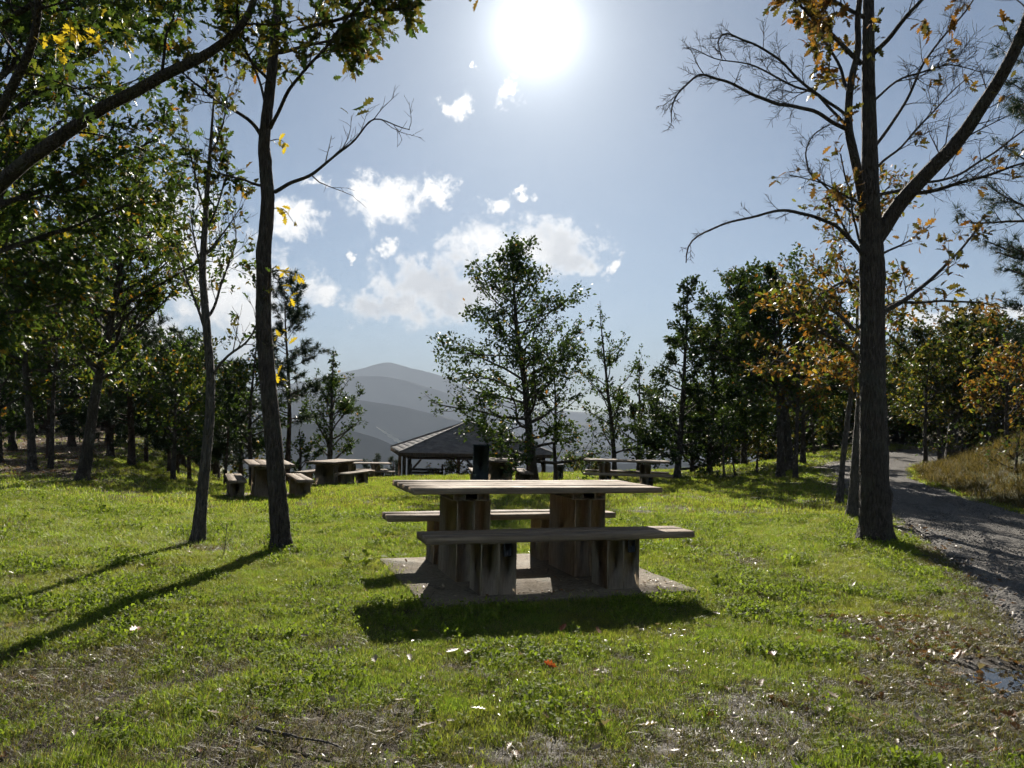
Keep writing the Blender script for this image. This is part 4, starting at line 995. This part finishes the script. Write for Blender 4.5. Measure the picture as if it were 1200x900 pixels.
mid_tree('broad', 'small sapling with bright leaves on the lawn left of the trunk pair', 887, 25.5, 500, 3, 22, 312, crown=.35, nb=9, n2=5, per_m=30, size=0.112, mats=['leaf_yellowgreen'], kind='mid', name='sapling')
mid_tree('broad', 'thin sapling at the dark row\'s edge', 849, 24.5, 478, 3, 26, 313, crown=.4, nb=9, n2=5, per_m=28, size=0.112, mats=['leaf_green'], kind='mid', name='sapling')
mid_tree('broad', 'bare leaning sapling stem beside the thin sapling', 862, 24.8, 515, 2.5, 12, 314, utop=857, crown=.5, nb=6, n2=4, per_m=12, size=0.096, mats=['leaf_olive'], kind='mid', name='sapling')
mid_tree('broad', 'slim dark tree beyond the trunk pair', 941, 27.5, 420, 7, 45, 315, crown=.35, nb=18, n2=8, per_m=36, size=0.128, mats=['leaf_green', 'leaf_olive'], kind='mid')
mid_tree('broad', 'small far tree on the sunny slope behind the thin leaning trunk', 955, 34.0, 450, 4, 45, 316, crown=.3, nb=18, n2=8, per_m=33, size=0.160, mats=['leaf_olive', 'leaf_green'], kind='mid')
# right side of the road
mid_tree('broad', 'slim roadside tree on the grassy point of the bank', 1085, 25.0, 395, 5, 55, 321, crown=.34, nb=21, n2=8, per_m=33, size=0.128, mats=['leaf_olive', 'leaf_yellowgreen', 'leaf_dark'], kind='mid')
mid_tree('broad', 'second slim tree behind the point of the bank', 1101, 27.0, 410, 5, 50, 322, crown=.3, nb=18, n2=8, per_m=33, size=0.136, mats=['leaf_olive', 'leaf_dark'], kind='mid')
mid_tree('broad', 'thick dark trunked tree standing on the bank behind the roadside trees', 1115, 29.0, 372, 14, 95, 323, crown=.28, nb=37, n2=10, per_m=36, size=0.152, mats=['leaf_dark', 'leaf_olive'], kind='mid')
mid_tree('broad', 'golden brown tree high on the bank above the shaded slope', 1182, 18.5, 400, 5, 75, 324, crown=.22, nb=23, n2=8, per_m=25, size=0.112, mats=['leaf_yellowgreen', 'leaf_brown', 'leaf_orange'], kind='mid')
mid_tree('broad', 'rounded brown-green tree behind the bank', 1160, 33.0, 385, 10, 90, 325, crown=.18, nb=32, n2=9, per_m=33, size=0.168, mats=['leaf_olive', 'leaf_brown', 'leaf_dark'], kind='mid')
mid_tree('broad', 'dark tree closing the far end of the road', 1060, 40.0, 410, 10, 70, 326, crown=.12, nb=30, n2=9, per_m=30, size=0.192, mats=['leaf_dark', 'leaf_olive'], kind='mid')
mid_tree('broad', 'tree with upright top showing over the bank wood', 1140, 38.0, 352, 10, 80, 327, crown=.2, nb=32, n2=9, per_m=30, size=0.192, mats=['leaf_dark', 'leaf_olive'], kind='mid')
mid_tree('broad', 'bushy tree at the bend of the road, partly hidden by the big forked oak', 1038, 37.0, 440, 8, 60, 328, crown=.1, nb=25, n2=9, per_m=33, size=0.176, mats=['leaf_olive', 'leaf_green'], kind='mid')
mid_tree('pine', 'pine top above the bank wood at its far end', 1230, 24.0, 330, 10, 95, 329, crown=.25, nb=39, per_m=25, size=0.240)
for k, (u, y, vt) in enumerate([(975, 46, 430), (1005, 48, 425), (940, 50, 440), (900, 48, 430), (865, 52, 445), (1080, 47, 415), (1115, 50, 400), (1170, 46, 395), (835, 50, 440), (1030, 52, 415), (1050, 44, 430), (990, 40, 445), (920, 44, 435), (1195, 40, 390), (1140, 55, 385), (1095, 60, 400), (960, 60, 430)]):
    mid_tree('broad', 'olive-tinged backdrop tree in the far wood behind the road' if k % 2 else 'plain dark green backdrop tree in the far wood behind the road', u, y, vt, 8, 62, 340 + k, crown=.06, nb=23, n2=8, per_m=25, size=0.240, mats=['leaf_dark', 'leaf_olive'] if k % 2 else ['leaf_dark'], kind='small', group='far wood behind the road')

# left side
mid_tree('broad', 'leafy oak with light-edged trunk leaning inward at the wood\'s edge', 98, 15.6, 165, 14, 125, 401, utop=165, crown=.3, nb=42, n2=10, per_m=36, size=0.108, mats=['leaf_green', 'leaf_yellowgreen', 'leaf_green'], kind='oak', name='oak_tree')
mid_tree('broad', 'tall dense green tree behind the leaning leafy oak', 40, 17.5, 100, 9, 130, 402, crown=.25, nb=39, n2=10, per_m=36, size=0.112, mats=['leaf_green', 'leaf_dark'], kind='oak', name='oak_tree')
mid_tree('broad', 'slim trunk with low broken stub and one bright leaf spray in the wood', 61, 18.0, 330, 6, 70, 403, crown=.3, nb=21, n2=8, per_m=36, size=0.112, mats=['leaf_yellowgreen', 'leaf_green'], kind='mid', name='oak_tree')
mid_tree('broad', 'mid-sized tree with yellow tips near the end of the wood', 205, 21.0, 395, 6, 72, 404, crown=.2, nb=25, n2=9, per_m=36, size=0.120, mats=['leaf_yellowgreen', 'leaf_green', 'leaf_dark'], kind='mid')
mid_tree('pine', 'thick dark pine in the middle of the wood', 155, 22.5, 330, 9, 80, 405, crown=.22, nb=51, per_m=25, size=0.208)
mid_tree('pine', 'young pine with thin straight trunk on the bare leaf-strewn ground', 172, 26.0, 400, 5, 60, 406, crown=.22, nb=39, per_m=25, size=0.216)
for k, (u, y, vt, w) in enumerate([(200, 24.5, 420, 5), (209, 25.2, 430, 5), (224, 23.5, 425, 5), (266, 24.0, 430, 4), (284, 25.0, 440, 5)]):
    mid_tree('pine', 'thin-trunked young pine among the cluster at the wood\'s lawn end', u, y, vt, w, 44, 410 + k, crown=.2, nb=34, per_m=25, size=0.208, group='cluster of young pines at the lawn end of the wood')
mid_tree('broad', 'slim dark-leaved tree behind the end-on picnic table', 297, 23.0, 375, 6, 48, 420, crown=.2, nb=23, n2=8, per_m=33, size=0.120, mats=['leaf_dark', 'leaf_green'], kind='mid')
mid_tree('pine', 'tall pine with tufted top directly behind the slender leaning oak', 338, 25.0, 322, 7, 50, 421, crown=.28, nb=41, per_m=33, size=0.216, top=.7)
mid_tree('broad', 'small lone tree with upright twigs at the lawn edge by the valley', 386, 31.0, 405, 7, 48, 422, crown=.12, nb=25, n2=8, per_m=42, size=0.128, mats=['leaf_dark', 'leaf_green'], kind='mid', el=(.5, 1.15))
mid_tree('broad', 'low shrub behind the table near the small lone tree', 352, 28.0, 500, 5, 28, 423, crown=.05, nb=16, n2=6, per_m=36, size=0.120, mats=['leaf_green', 'leaf_dark'], kind='mid', name='shrub', cat='shrub')
for k, (u, y, vt) in enumerate([(15, 26, 300), (85, 28, 320), (128, 30, 350), (185, 33, 385), (235, 35, 410), (255, 31, 430), (-30, 24, 250), (50, 34, 340), (110, 38, 370), (160, 40, 400), (215, 30, 400), (10, 40, 350), (30, 48, 330), (75, 46, 350), (140, 48, 385), (190, 46, 410), (-20, 34, 300), (100, 52, 350), (225, 46, 425), (60, 22, 280), (130, 24.5, 340), (0, 20, 240)]):
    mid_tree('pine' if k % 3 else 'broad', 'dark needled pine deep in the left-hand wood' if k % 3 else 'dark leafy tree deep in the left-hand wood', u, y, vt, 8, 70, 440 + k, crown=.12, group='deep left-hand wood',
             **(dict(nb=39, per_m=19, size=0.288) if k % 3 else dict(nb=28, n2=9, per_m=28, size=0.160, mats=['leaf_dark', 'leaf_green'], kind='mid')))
for u, y, vt, lb in [(441, 62, 534, 'round dark shrub beyond the fence, left of the pavilion'), (461, 61, 537, 'second dark shrub beyond the fence, next to the pavilion corner'), (428, 63, 541, 'lowest dark shrub beyond the fence')]:
    mid_tree('pine', lb, u, y, vt, 4, 13, 460 + u, crown=.02, nb=25, per_m=28, size=0.272, name='shrub', cat='shrub', top=.4)
mid_tree('pine', 'small pointed dark conifer sapling by the rail fence', 658, 58.0, 535, 2.5, 4.5, 470, crown=.05, nb=23, per_m=33, size=0.192, name='conifer_sapling', top=.2)
for k, (u, y, vt, lb) in enumerate([(690, 40, 530, 'low leafy bush in front of the fence, left of the broadside table'), (675, 44, 538, 'small leafy bush by the low dark post'), (530, 44, 545, 'bush in front of the pavilion posts')]):
    mid_tree('broad', lb, u, y, vt, 4, 26, 480 + k, crown=.03, nb=16, n2=6, per_m=25, size=0.160, mats=['leaf_green', 'leaf_olive'], kind='small', name='bush', cat='bush')
for k, (u, y, w_) in enumerate([(905, 38, 40), (945, 40, 46), (975, 36, 36), (1030, 44, 50), (1070, 45, 46), (1105, 42, 46), (1140, 36, 50), (1180, 34, 50), (860, 38, 40), (1000, 46, 50)]):
    mid_tree('broad', 'low dark bush under the far wood behind the road', u, y, 520 - k % 3 * 9 - (12 if u > 1000 else 0), 4, w_, 520 + k, crown=.03, nb=16, n2=6, per_m=24, size=.2, mats=['leaf_dark', 'leaf_olive'], kind='small', name='bush', cat='bush', group='undergrowth of the far wood')
for k, (u, y, w_) in enumerate([(20, 36, 50), (75, 40, 55), (120, 36, 45), (165, 40, 50), (210, 38, 45), (250, 36, 40), (285, 34, 34), (-20, 32, 50)]):
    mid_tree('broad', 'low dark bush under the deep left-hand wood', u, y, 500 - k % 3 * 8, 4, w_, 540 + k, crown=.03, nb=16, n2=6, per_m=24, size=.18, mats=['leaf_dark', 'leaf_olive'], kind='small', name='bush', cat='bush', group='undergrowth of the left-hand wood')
# bushes on the bank
for k, (u, v, y, hh) in enumerate([(1128, 525, 23.5, 1.3), (1150, 520, 22, 1.2), (1105, 532, 25.5, .8), (1190, 515, 16.5, 1.1)]):
    x = px(u, v, y)[0]; broad_tree('bush', 'olive bush on the crest of the roadside bank', x, y, hh, .03, .03, .75, 490 + k, ['leaf_olive', 'leaf_green'], .1, 'small', 14, 1, 5, 14, cat='bush', group='bushes on the roadside bank')

# ---------------------------------------------------------------- grass, clover, gravel, leaf litter
LIB = bpy.data.collections.new('scatter_sources')
def lib_obj(coll, name, mb, mat):
    o = bpy.data.objects.new(name, mb.mesh(name, MATS[mat])); coll.objects.link(o); return o
def blades(seed, n, rad, h, w, mat, coll, name, bend=.6):
    r = np.random.default_rng(seed); mb = MB(); V = []; F_ = []
    for k in range(n):
        a = r.uniform(0, 6.28); q = rad * math.sqrt(r.uniform()); p = np.array([math.cos(a) * q, math.sin(a) * q, -.004]); b = r.uniform(0, 6.28)
        L = h * r.uniform(.45, 1.2); s = np.array([-math.sin(b), math.cos(b), 0]) * w * r.uniform(.7, 1.2); o = np.array([math.cos(b), math.sin(b), 0]) * L * bend * r.uniform(.2, 1.1)
        m1 = p + o * .3 + (0, 0, L * .55); m2 = p + o + (0, 0, L * r.uniform(.75, .95)); i = len(V)
        V += [p - s, p + s, m1 - s * .8, m1 + s * .8, m2]; F_ += [(i, i + 1, i + 3), (i, i + 3, i + 2), (i + 2, i + 3, i + 4)]
    mb.add(V, F_); return lib_obj(coll, name, mb, mat)
def clover_patch(seed, n, rad, coll, name):
    r = np.random.default_rng(seed); mb = MB()
    for k in range(n):
        a = r.uniform(0, 6.28); q = rad * math.sqrt(r.uniform()); h = r.uniform(.015, .05); c = np.array([math.cos(a) * q, math.sin(a) * q, h]); tilt = r.normal(0, .8, 2)
        for l in range(3):
            b = l * 2.094 + r.uniform(-.2, .2) + a; d = np.array([math.cos(b), math.sin(b), tilt[0] * math.cos(b) + tilt[1] * math.sin(b) + .15]); s = np.array([-math.sin(b), math.cos(b), 0]); R = r.uniform(.009, .015)
            mb.add([c, c + d * R * .6 + s * R * .55, c + d * R * 1.1 + s * R * .3, c + d * R * 1.1 - s * R * .3, c + d * R * .6 - s * R * .55], [(0, 1, 2), (0, 2, 3), (0, 3, 4)])
        mb.add([c, (c[0] + .0015, c[1], 0), (c[0] - .0015, c[1], 0)], [(0, 1, 2)])
    return lib_obj(coll, name, mb, 'clover')
def sub(nm): c = bpy.data.collections.new(nm); LIB.children.link(c); return c
C_near = sub('turf_near'); [blades(10 + k, 38, .065, .042, .0014, 'grass_blade', C_near, 'turf', 1.0) for k in range(5)]; blades(19, 26, .065, .036, .0013, 'grass_dry', C_near, 'turf_dry', 1.3)
C_clo = sub('turf_clover'); [clover_patch(30 + k, 12, .07, C_clo, 'clover') for k in range(4)]
C_far = sub('turf_far'); [blades(40 + k, 34, .17, .060, .0045, 'grass_blade', C_far, 'turf') for k in range(4)]; blades(49, 26, .17, .07, .004, 'grass_dry', C_far, 'turf_dry')
C_dry = sub('turf_bank'); [blades(50 + k, 30, .16, .20, .0045, 'grass_bank', C_dry, 'bank_grass', 1.1) for k in range(4)]

def scatter(name, P, scale, coll, seed, tilt=.15):
    """points carry rotation and size; geometry nodes put one of the collection's pieces on each"""
    r = np.random.default_rng(seed); me = bpy.data.meshes.new(name); n = len(P); me.vertices.add(n); me.vertices.foreach_set('co', np.asarray(P, np.float32).ravel())
    rot = np.stack([r.normal(0, tilt, n), r.normal(0, tilt, n), r.uniform(0, 6.28, n)], -1).astype(np.float32)
    a = me.attributes.new('rot', 'FLOAT_VECTOR', 'POINT'); a.data.foreach_set('vector', rot.ravel())
    a = me.attributes.new('size', 'FLOAT', 'POINT'); a.data.foreach_set('value', np.asarray(scale, np.float32))
    o = bpy.data.objects.new(name, me); COL.objects.link(o); stuff(o)
    g = bpy.data.node_groups.new(name, 'GeometryNodeTree'); g.interface.new_socket('Geometry', in_out='INPUT', socket_type='NodeSocketGeometry'); g.interface.new_socket('Geometry', in_out='OUTPUT', socket_type='NodeSocketGeometry')
    N = g.nodes; gi, gout = N.new('NodeGroupInput'), N.new('NodeGroupOutput'); ins = N.new('GeometryNodeInstanceOnPoints'); ci = N.new('GeometryNodeCollectionInfo')
    ci.inputs['Collection'].default_value = coll; ci.inputs['Separate Children'].default_value = True; ci.inputs['Reset Children'].default_value = True
    ins.inputs['Pick Instance'].default_value = True
    na = N.new('GeometryNodeInputNamedAttribute'); na.data_type = 'FLOAT_VECTOR'; na.inputs['Name'].default_value = 'rot'
    ns = N.new('GeometryNodeInputNamedAttribute'); ns.data_type = 'FLOAT'; ns.inputs['Name'].default_value = 'size'
    L = g.links.new; L(gi.outputs[0], ins.inputs['Points']); L(ci.outputs[0], ins.inputs['Instance']); L(na.outputs['Attribute'], ins.inputs['Rotation']); L(ns.outputs['Attribute'], ins.inputs['Scale']); L(ins.outputs[0], gout.inputs[0])
    o.modifiers.new('scatter', 'NODES').node_group = g; return o

def wedge(rng, n, y0, y1, k=.70, m=1.2):
    y = np.sqrt(rng.uniform(y0 * y0, y1 * y1, n)); x = rng.uniform(-1, 1, n) * (k * y + m); return x, y
def keep_lawn(x, y, rng, dirt_cut=.8, lit_cut=.9):
    d, l = masks(x, y); ok = ~in_poly(x, y, ROAD_PY) & (dist_line(x, y, ROAD_L) > .05)
    a, b = to_table(x, y); ok &= ~((abs(a) < 1.08) & (b > -1.0) & (b < .88)); rx = np.interp(y, ROAD_R[:, 1], ROAD_R[:, 0]); ok &= x < rx + .2
    ok &= np.hypot((x - PUD[0]) / .30, (y - PUD[1]) / .44) > 1
    return ok & (rng.uniform(0, 1, len(x)) > d * dirt_cut) & (rng.uniform(0, 1, len(x)) > l * lit_cut), d
r = np.random.default_rng(77)
def lawn(name, n, y0, y1, coll, s0, s1, seed, cut=.85, m=1.2, thin=None):
    x, y = wedge(r, n, y0, y1, .70, m); ok, d = keep_lawn(x, y, r, cut * .78)
    if thin is not None: ok &= fbm(x * 2.2, y * 2.2, thin) > .5
    x, y, d = x[ok], y[ok], d[ok]; lush = .7 + .7 * fbm(x * 1.7, y * 1.7, 61)
    scatter(name, np.c_[x, y, zt(x, y)], r.uniform(s0, s1, len(x)) * lush * (1 - .45 * d), coll, seed)
lawn('lawn_grass', 105000, 1.6, 7.5, C_near, .5, .95, 1, .85, 2.9)
lawn('lawn_grass', 44000, 7.0, 13.0, C_near, .9, 1.4, 2, .85, 2.9)
lawn('lawn_grass', 15000, 12.0, 24.0, C_far, .75, 1.15, 3, .7)
lawn('lawn_grass', 14000, 23.0, 40.0, C_far, 1.0, 1.5, 4, .6)
lawn('clover_cover', 13000, 1.6, 7.5, C_clo, .6, 1.1, 5, .8, 2.9, 91)
lawn('clover_cover', 5000, 7.5, 12.5, C_clo, .8, 1.4, 6, .8, 1.2, 91)
# dry thatch where the turf is worn, and small wet leaf scraps that catch the sun
C_th = sub('thatch'); [blades(52 + k, 30, .08, .030, .0013, 'grass_dry', C_th, 'thatch', 2.2) for k in range(3)]
x, y = wedge(r, 30000, 2.3, 9.0); d, l = masks(x, y); ok, _ = keep_lawn(x, y, r, 0, 0); ok &= r.uniform(0, 1, len(x)) < .12 + .8 * d
scatter('thatch', np.c_[x[ok], y[ok], zt(x[ok], y[ok]) + .003], r.uniform(.7, 1.3, ok.sum()), C_th, 14, .2)
# taller fringe round the slab and the trunks
fr = []
for k in range(1100):
    s = r.uniform(0, 1); side = k % 4; a_, b_ = ((-1.12, -1.03 + 1.95 * s), (1.12, -1.03 + 1.95 * s), (-1.1 + 2.2 * s, -1.05), (-1.1 + 2.2 * s, .93))[side]
    a_ += r.normal(0, .05); b_ += r.normal(0, .05); c, s_ = math.cos(TROT), math.sin(TROT); fr.append((TX + a_ * c - b_ * s_, TY + a_ * s_ + b_ * c))
fr = np.array(fr); scatter('slab_edge_grass', np.c_[fr, zt(fr[:, 0], fr[:, 1])], r.uniform(.7, 1.6, len(fr)), C_near, 8)
# bank: long dry grass
y = r.uniform(4, 30, 14000); rx = np.interp(y, ROAD_R[:, 1], ROAD_R[:, 0]); x = rx + .15 + r.uniform(0, 1, 14000) ** .8 * 7; ok = (x < .75 * y + 2) & (fbm(x * .9, y * .9, 17) > .2)
scatter('bank_grass', np.c_[x[ok], y[ok], zt(x[ok], y[ok])], r.uniform(.5, 1.15, ok.sum()), C_dry, 9)

# gravel stones on the near road
C_st = sub('stones')
for k in range(4):
    rs = np.random.default_rng(60 + k); mb = MB(); t = (1 + 5 ** .5) / 2
    V = np.array([(-1, t, 0), (1, t, 0), (-1, -t, 0), (1, -t, 0), (0, -1, t), (0, 1, t), (0, -1, -t), (0, 1, -t), (t, 0, -1), (t, 0, 1), (-t, 0, -1), (-t, 0, 1)]) / 1.9 * rs.uniform(.7, 1.25, (12, 1)) * (1, .8, .55)
    mb.add(V * .012, [(0, 11, 5), (0, 5, 1), (0, 1, 7), (0, 7, 10), (0, 10, 11), (1, 5, 9), (5, 11, 4), (11, 10, 2), (10, 7, 6), (7, 1, 8), (3, 9, 4), (3, 4, 2), (3, 2, 6), (3, 6, 8), (3, 8, 9), (4, 9, 5), (2, 4, 11), (6, 2, 10), (8, 6, 7), (9, 8, 1)]); lib_obj(C_st, 'stone', mb, 'stone')
x, y = r.uniform(2.4, 11, 60000), 2.2 + 16 * r.uniform(0, 1, 60000) ** 1.3; ok = in_poly(x, y, ROAD_PY) | (dist_line(x, y, ROAD_L) < .18); x, y = x[ok], y[ok]
scatter('gravel_stones', np.c_[x, y, zsmooth(x, y) + .012], r.uniform(.3, 1.15, len(x)) ** 1.5, C_st, 10, .6)

# fallen leaves: litter nobody could count, and the larger single leaves
def fallen_mesh(mat, seed):
    V, F_ = leaf_oak(); rs = np.random.default_rng(seed); V = V.copy(); V[:, 0] -= .5; V[:, 2] += .5 * V[:, 0] ** 2 * rs.uniform(.3, 1.2) + 1.2 * V[:, 1] ** 2 * rs.uniform(.3, 1.5)
    mb = MB(); mb.add(V * .085, F_); return mb, mat
C_fl = sub('fallen')
for k, m in enumerate(('fallen_pale', 'fallen_brown', 'fallen_pale', 'fallen_brown')): lib_obj(C_fl, 'fallen', *fallen_mesh(m, 70 + k))
x, y = wedge(r, 5200, 2.3, 11); d, l = masks(x, y); ok = (r.uniform(0, 1, len(x)) < .10 + .75 * d) & ~in_poly(x, y, ROAD_PY + np.array([.3, 0])) & (np.hypot((x - PUD[0]) / .24, (y - PUD[1]) / .33) > 1); x, y = x[ok], y[ok]
scatter('leaf_litter', np.c_[x, y, zt(x, y) + .012], r.uniform(.35, .85, len(x)), C_fl, 11, .35)
sa, sb = np.r_[r.normal(.85, .14, 40), r.uniform(-1, 1, 40), r.normal(-.15, .25, 26)], np.r_[r.normal(-.72, .14, 40), r.uniform(-.95, .8, 40), r.normal(-.85, .03, 26)]; c, s_ = math.cos(TROT), math.sin(TROT); ok = (abs(sa) < 1.04) & (sb > -.97) & (sb < .84); sa, sb = sa[ok], sb[ok]
scatter('leaf_litter', np.c_[TX + sa * c - sb * s_, TY + sa * s_ + sb * c, np.full(len(sa), .016)], r.uniform(.2, .6, len(sa)), C_fl, 16, .25)
C_sc = sub('scraps')
for k in range(3): mb_, m_ = fallen_mesh('fallen_wet', 90 + k); lib_obj(C_sc, 'scrap', mb_, m_)
x, y = wedge(r, 26000, 2.3, 9.5); n_ = fbm(x * 2.0, y * 2.0, 123); d, l = masks(x, y); ok = (r.uniform(0, 1, len(x)) < .012 + .55 * sstep(.54, .68, n_) * (.35 + .65 * np.exp(-((x - 1.0) / 1.6) ** 2 - ((y - 3.4) / 1.4) ** 2)) + .5 * d * sstep(0, 1, x)) & ~in_poly(x, y, ROAD_PY)
ok &= np.hypot((x - PUD[0]) / .24, (y - PUD[1]) / .33) > 1; a_, b_ = to_table(x, y); ok &= ~((abs(a_) < 1.05) & (b_ > -.98) & (b_ < .85)); x, y = x[ok], y[ok]
scatter('leaf_scraps', np.c_[x, y, zt(x, y) + .022], r.uniform(.10, .36, len(x)), C_sc, 15, .16)
x = r.normal(2.55, .28, 900); y = r.uniform(2.3, 5.6, 900); ok = (np.hypot((x - PUD[0]) / .24, (y - PUD[1]) / .33) > 1) | (r.uniform(0, 1, 900) < .12); x, y = x[ok], y[ok]; scatter('leaf_litter', np.c_[x, y, zt(x, y) + .012], r.uniform(.4, .95, len(x)), C_fl, 12, .4)
x, y = wedge(r, 26000, 14, 36, .75, 2); d, l = masks(x, y); ok = r.uniform(0, 1, len(x)) < l * .8; scatter('leaf_litter', np.c_[x[ok], y[ok], zt(x[ok], y[ok]) + .015], r.uniform(.7, 1.5, ok.sum()), C_fl, 13, .4)

LM = {m: [fallen_mesh(m, 80 + k)[0].mesh('fallen_leaf', MATS[m]) for k in range(3)] for m in ('fallen_pale', 'fallen_brown', 'fallen_red')}
def fallen(u, v, mat, label, s=1.0, group=None, k=0):
    p = ground(u, v); o = bpy.data.objects.new('fallen_leaf', LM[mat][k % 3]); COL.objects.link(o); o.location = (p[0], p[1], float(zt(p[0], p[1])) + .035)
    o.rotation_euler = (r.normal(0, .3), r.normal(0, .3), r.uniform(0, 6.28)); o.scale = (s,) * 3; return tag(o, label, 'leaf', group)
fallen(157, 745, 'fallen_red', 'orange-red curled leaf alone on thin turf below the long trunk shadow', 1.25)
fallen(660, 742, 'fallen_red', 'red-orange leaf at the edge of the large table\'s shadow', 1.1, k=1)
fallen(645, 787, 'fallen_red', 'dark red leaf in the grass below the large table\'s shadow', .9, k=2)
for k, (u, v) in enumerate([(1122, 776), (1010, 810), (905, 775), (1165, 812), (1040, 725), (548, 772), (700, 745), (530, 770)]): fallen(u, v, 'fallen_brown', 'russet brown leaf lying among the turf', 1.1, 'russet fallen leaves', k)
for k, (u, v) in enumerate([(698, 800), (688, 856), (710, 858), (700, 885), (480, 778), (440, 780), (356, 752), (262, 748), (258, 820), (250, 845), (560, 840), (590, 770), (745, 742), (770, 738), (610, 775), (870, 725), (900, 722), (890, 700), (970, 685), (1000, 690), (930, 880), (860, 850), (970, 840), (1000, 850), (975, 823),
    (935, 755), (1010, 755), (1090, 760), (1075, 783), (1100, 780), (185, 660), (190, 672), (222, 652), (180, 723), (60, 722), (165, 667), (90, 755), (500, 860), (640, 850), (470, 830), (390, 830), (130, 845), (1060, 690), (830, 740), (840, 725), (1075, 850), (1040, 870), (760, 860), (790, 890), (300, 890)]):
    fallen(u, v, 'fallen_pale', 'pale dry curled leaf catching the light on the lawn', r.uniform(.55, 1.0), 'pale fallen leaves on the lawn', k)
# dead twigs on the grass
for k, (pts, lb) in enumerate([([(300, 862), (340, 872), (400, 886)], 'long thin dead twig lying in the foreground turf'), ([(130, 732), (146, 729), (162, 724)], 'short pale stick on the thin turf near the red leaf'), ([(1055, 652), (1110, 655), (1152, 660)], 'dark stick at the lawn edge beside the gravel road')]):
    P = []
    for u, v in pts: p = ground(u, v); P.append((p[0], p[1], float(zt(p[0], p[1])) + .03))
    mb = MB(); q = spline(np.array(P), 9); q[1:-1] += r.normal(0, .006, (7, 3)); mb.tube(q, np.linspace(.007, .003, 9), 6); tag(mb.build('twig', MATS['bark_grey'], None, True), lb, 'twig')
# bare sapling and a dandelion
p = ground(262, 655); root = empty('bare_sapling', on(p[0], p[1])); tag(root, 'tiny bare sapling sticking out of the grass between the two thin left trunks', 'sapling'); mb = MB()
rs = np.random.default_rng(9); T = limb(rs, (0, 0, -.02), (.05, 0, 1), .36, 6, .08, .02); mb.tube(T, np.linspace(.005, .0015, 7), 5); mb.build('stem', MATS['bark_grey'], root, True)
mb = MB()
for k in range(5): P0_, d_ = at_line(T, .25 + .13 * k); mb.tube(limb(rs, P0_, side_dir(d_, rs, .8), .14, 4, .15, .08), np.linspace(.0028, .001, 5), 4)
mb.build('twigs', MATS['bark_grey'], root, True)
p = ground(485, 750); root = empty('dandelion', on(p[0], p[1])); tag(root, 'single yellow flower in the grass at the left end of the large table\'s shadow', 'flower')
mb = MB(); mb.tube([(0, 0, 0), (.004, 0, .03), (.006, -.004, .055)], .0025, 6); mb.build('stem', MATS['clover'], root)
mb = MB()
for k in range(22):
    a = k * 2.4; rr_ = .020 * math.sqrt((k + 3) / 25); c = np.array([.006, -.004, .055]); d_ = np.array([math.cos(a), math.sin(a), .5 - k / 50]); s_ = np.array([-math.sin(a), math.cos(a), 0]) * .004
    mb.add([c - s_ * .5, c + s_ * .5, c + d_ * rr_ * 1.1 + s_, c + d_ * rr_ * 1.1 - s_], [(0, 1, 2, 3)])
mb.build('petals', MATS['yellow_petal'], root)
# dark broad-leaved weeds standing out of the lawn
for k, (u, v, s) in enumerate([(113, 602, 1.3), (420, 662, 1.2), (818, 562, 1.6), (842, 690, 1.0), (540, 600, .8), (800, 566, 1.2), (255, 748, .7), (437, 655, 1.1)]):
    p = ground(u, v); root = empty('weed_clump', on(p[0], p[1])); tag(root, 'dark leafy weed clump standing out of the short grass', 'weed', 'leafy weeds in the lawn'); rs = np.random.default_rng(900 + k); mb = MB()
    n = 16; a = rs.uniform(0, 6.28, n); D = np.stack([np.cos(a), np.sin(a), rs.uniform(.1, .9, n)], -1); add_leaves(mb, rs.normal(0, .03, (n, 3)) * (1, 1, 0), D, .12 * s, 'mid', rs, .9)
    mb.build('leaves', MATS['clover'], root); mb = MB()
    for q in range(5): mb.tube([(0, 0, -.01), tuple(D[q] * .05 * s)], .003, 4)
    mb.build('stems', MATS['clover'], root)

# ---------------------------------------------------------------- haze over the valley
m, t, out = newmat('haze_air'); pv = t.n('ShaderNodeVolumePrincipled'); pv.inputs['Color'].default_value = (.47, .54, .64, 1); pv.inputs['Density'].default_value = HAZE_D; pv.inputs['Anisotropy'].default_value = .0
t.put(out.inputs['Volume'], pv.outputs[0])
mb = MB(); mb.box((-6900, -600, -300), (6900, 6900, 440)); stuff(mb.build('haze', m))
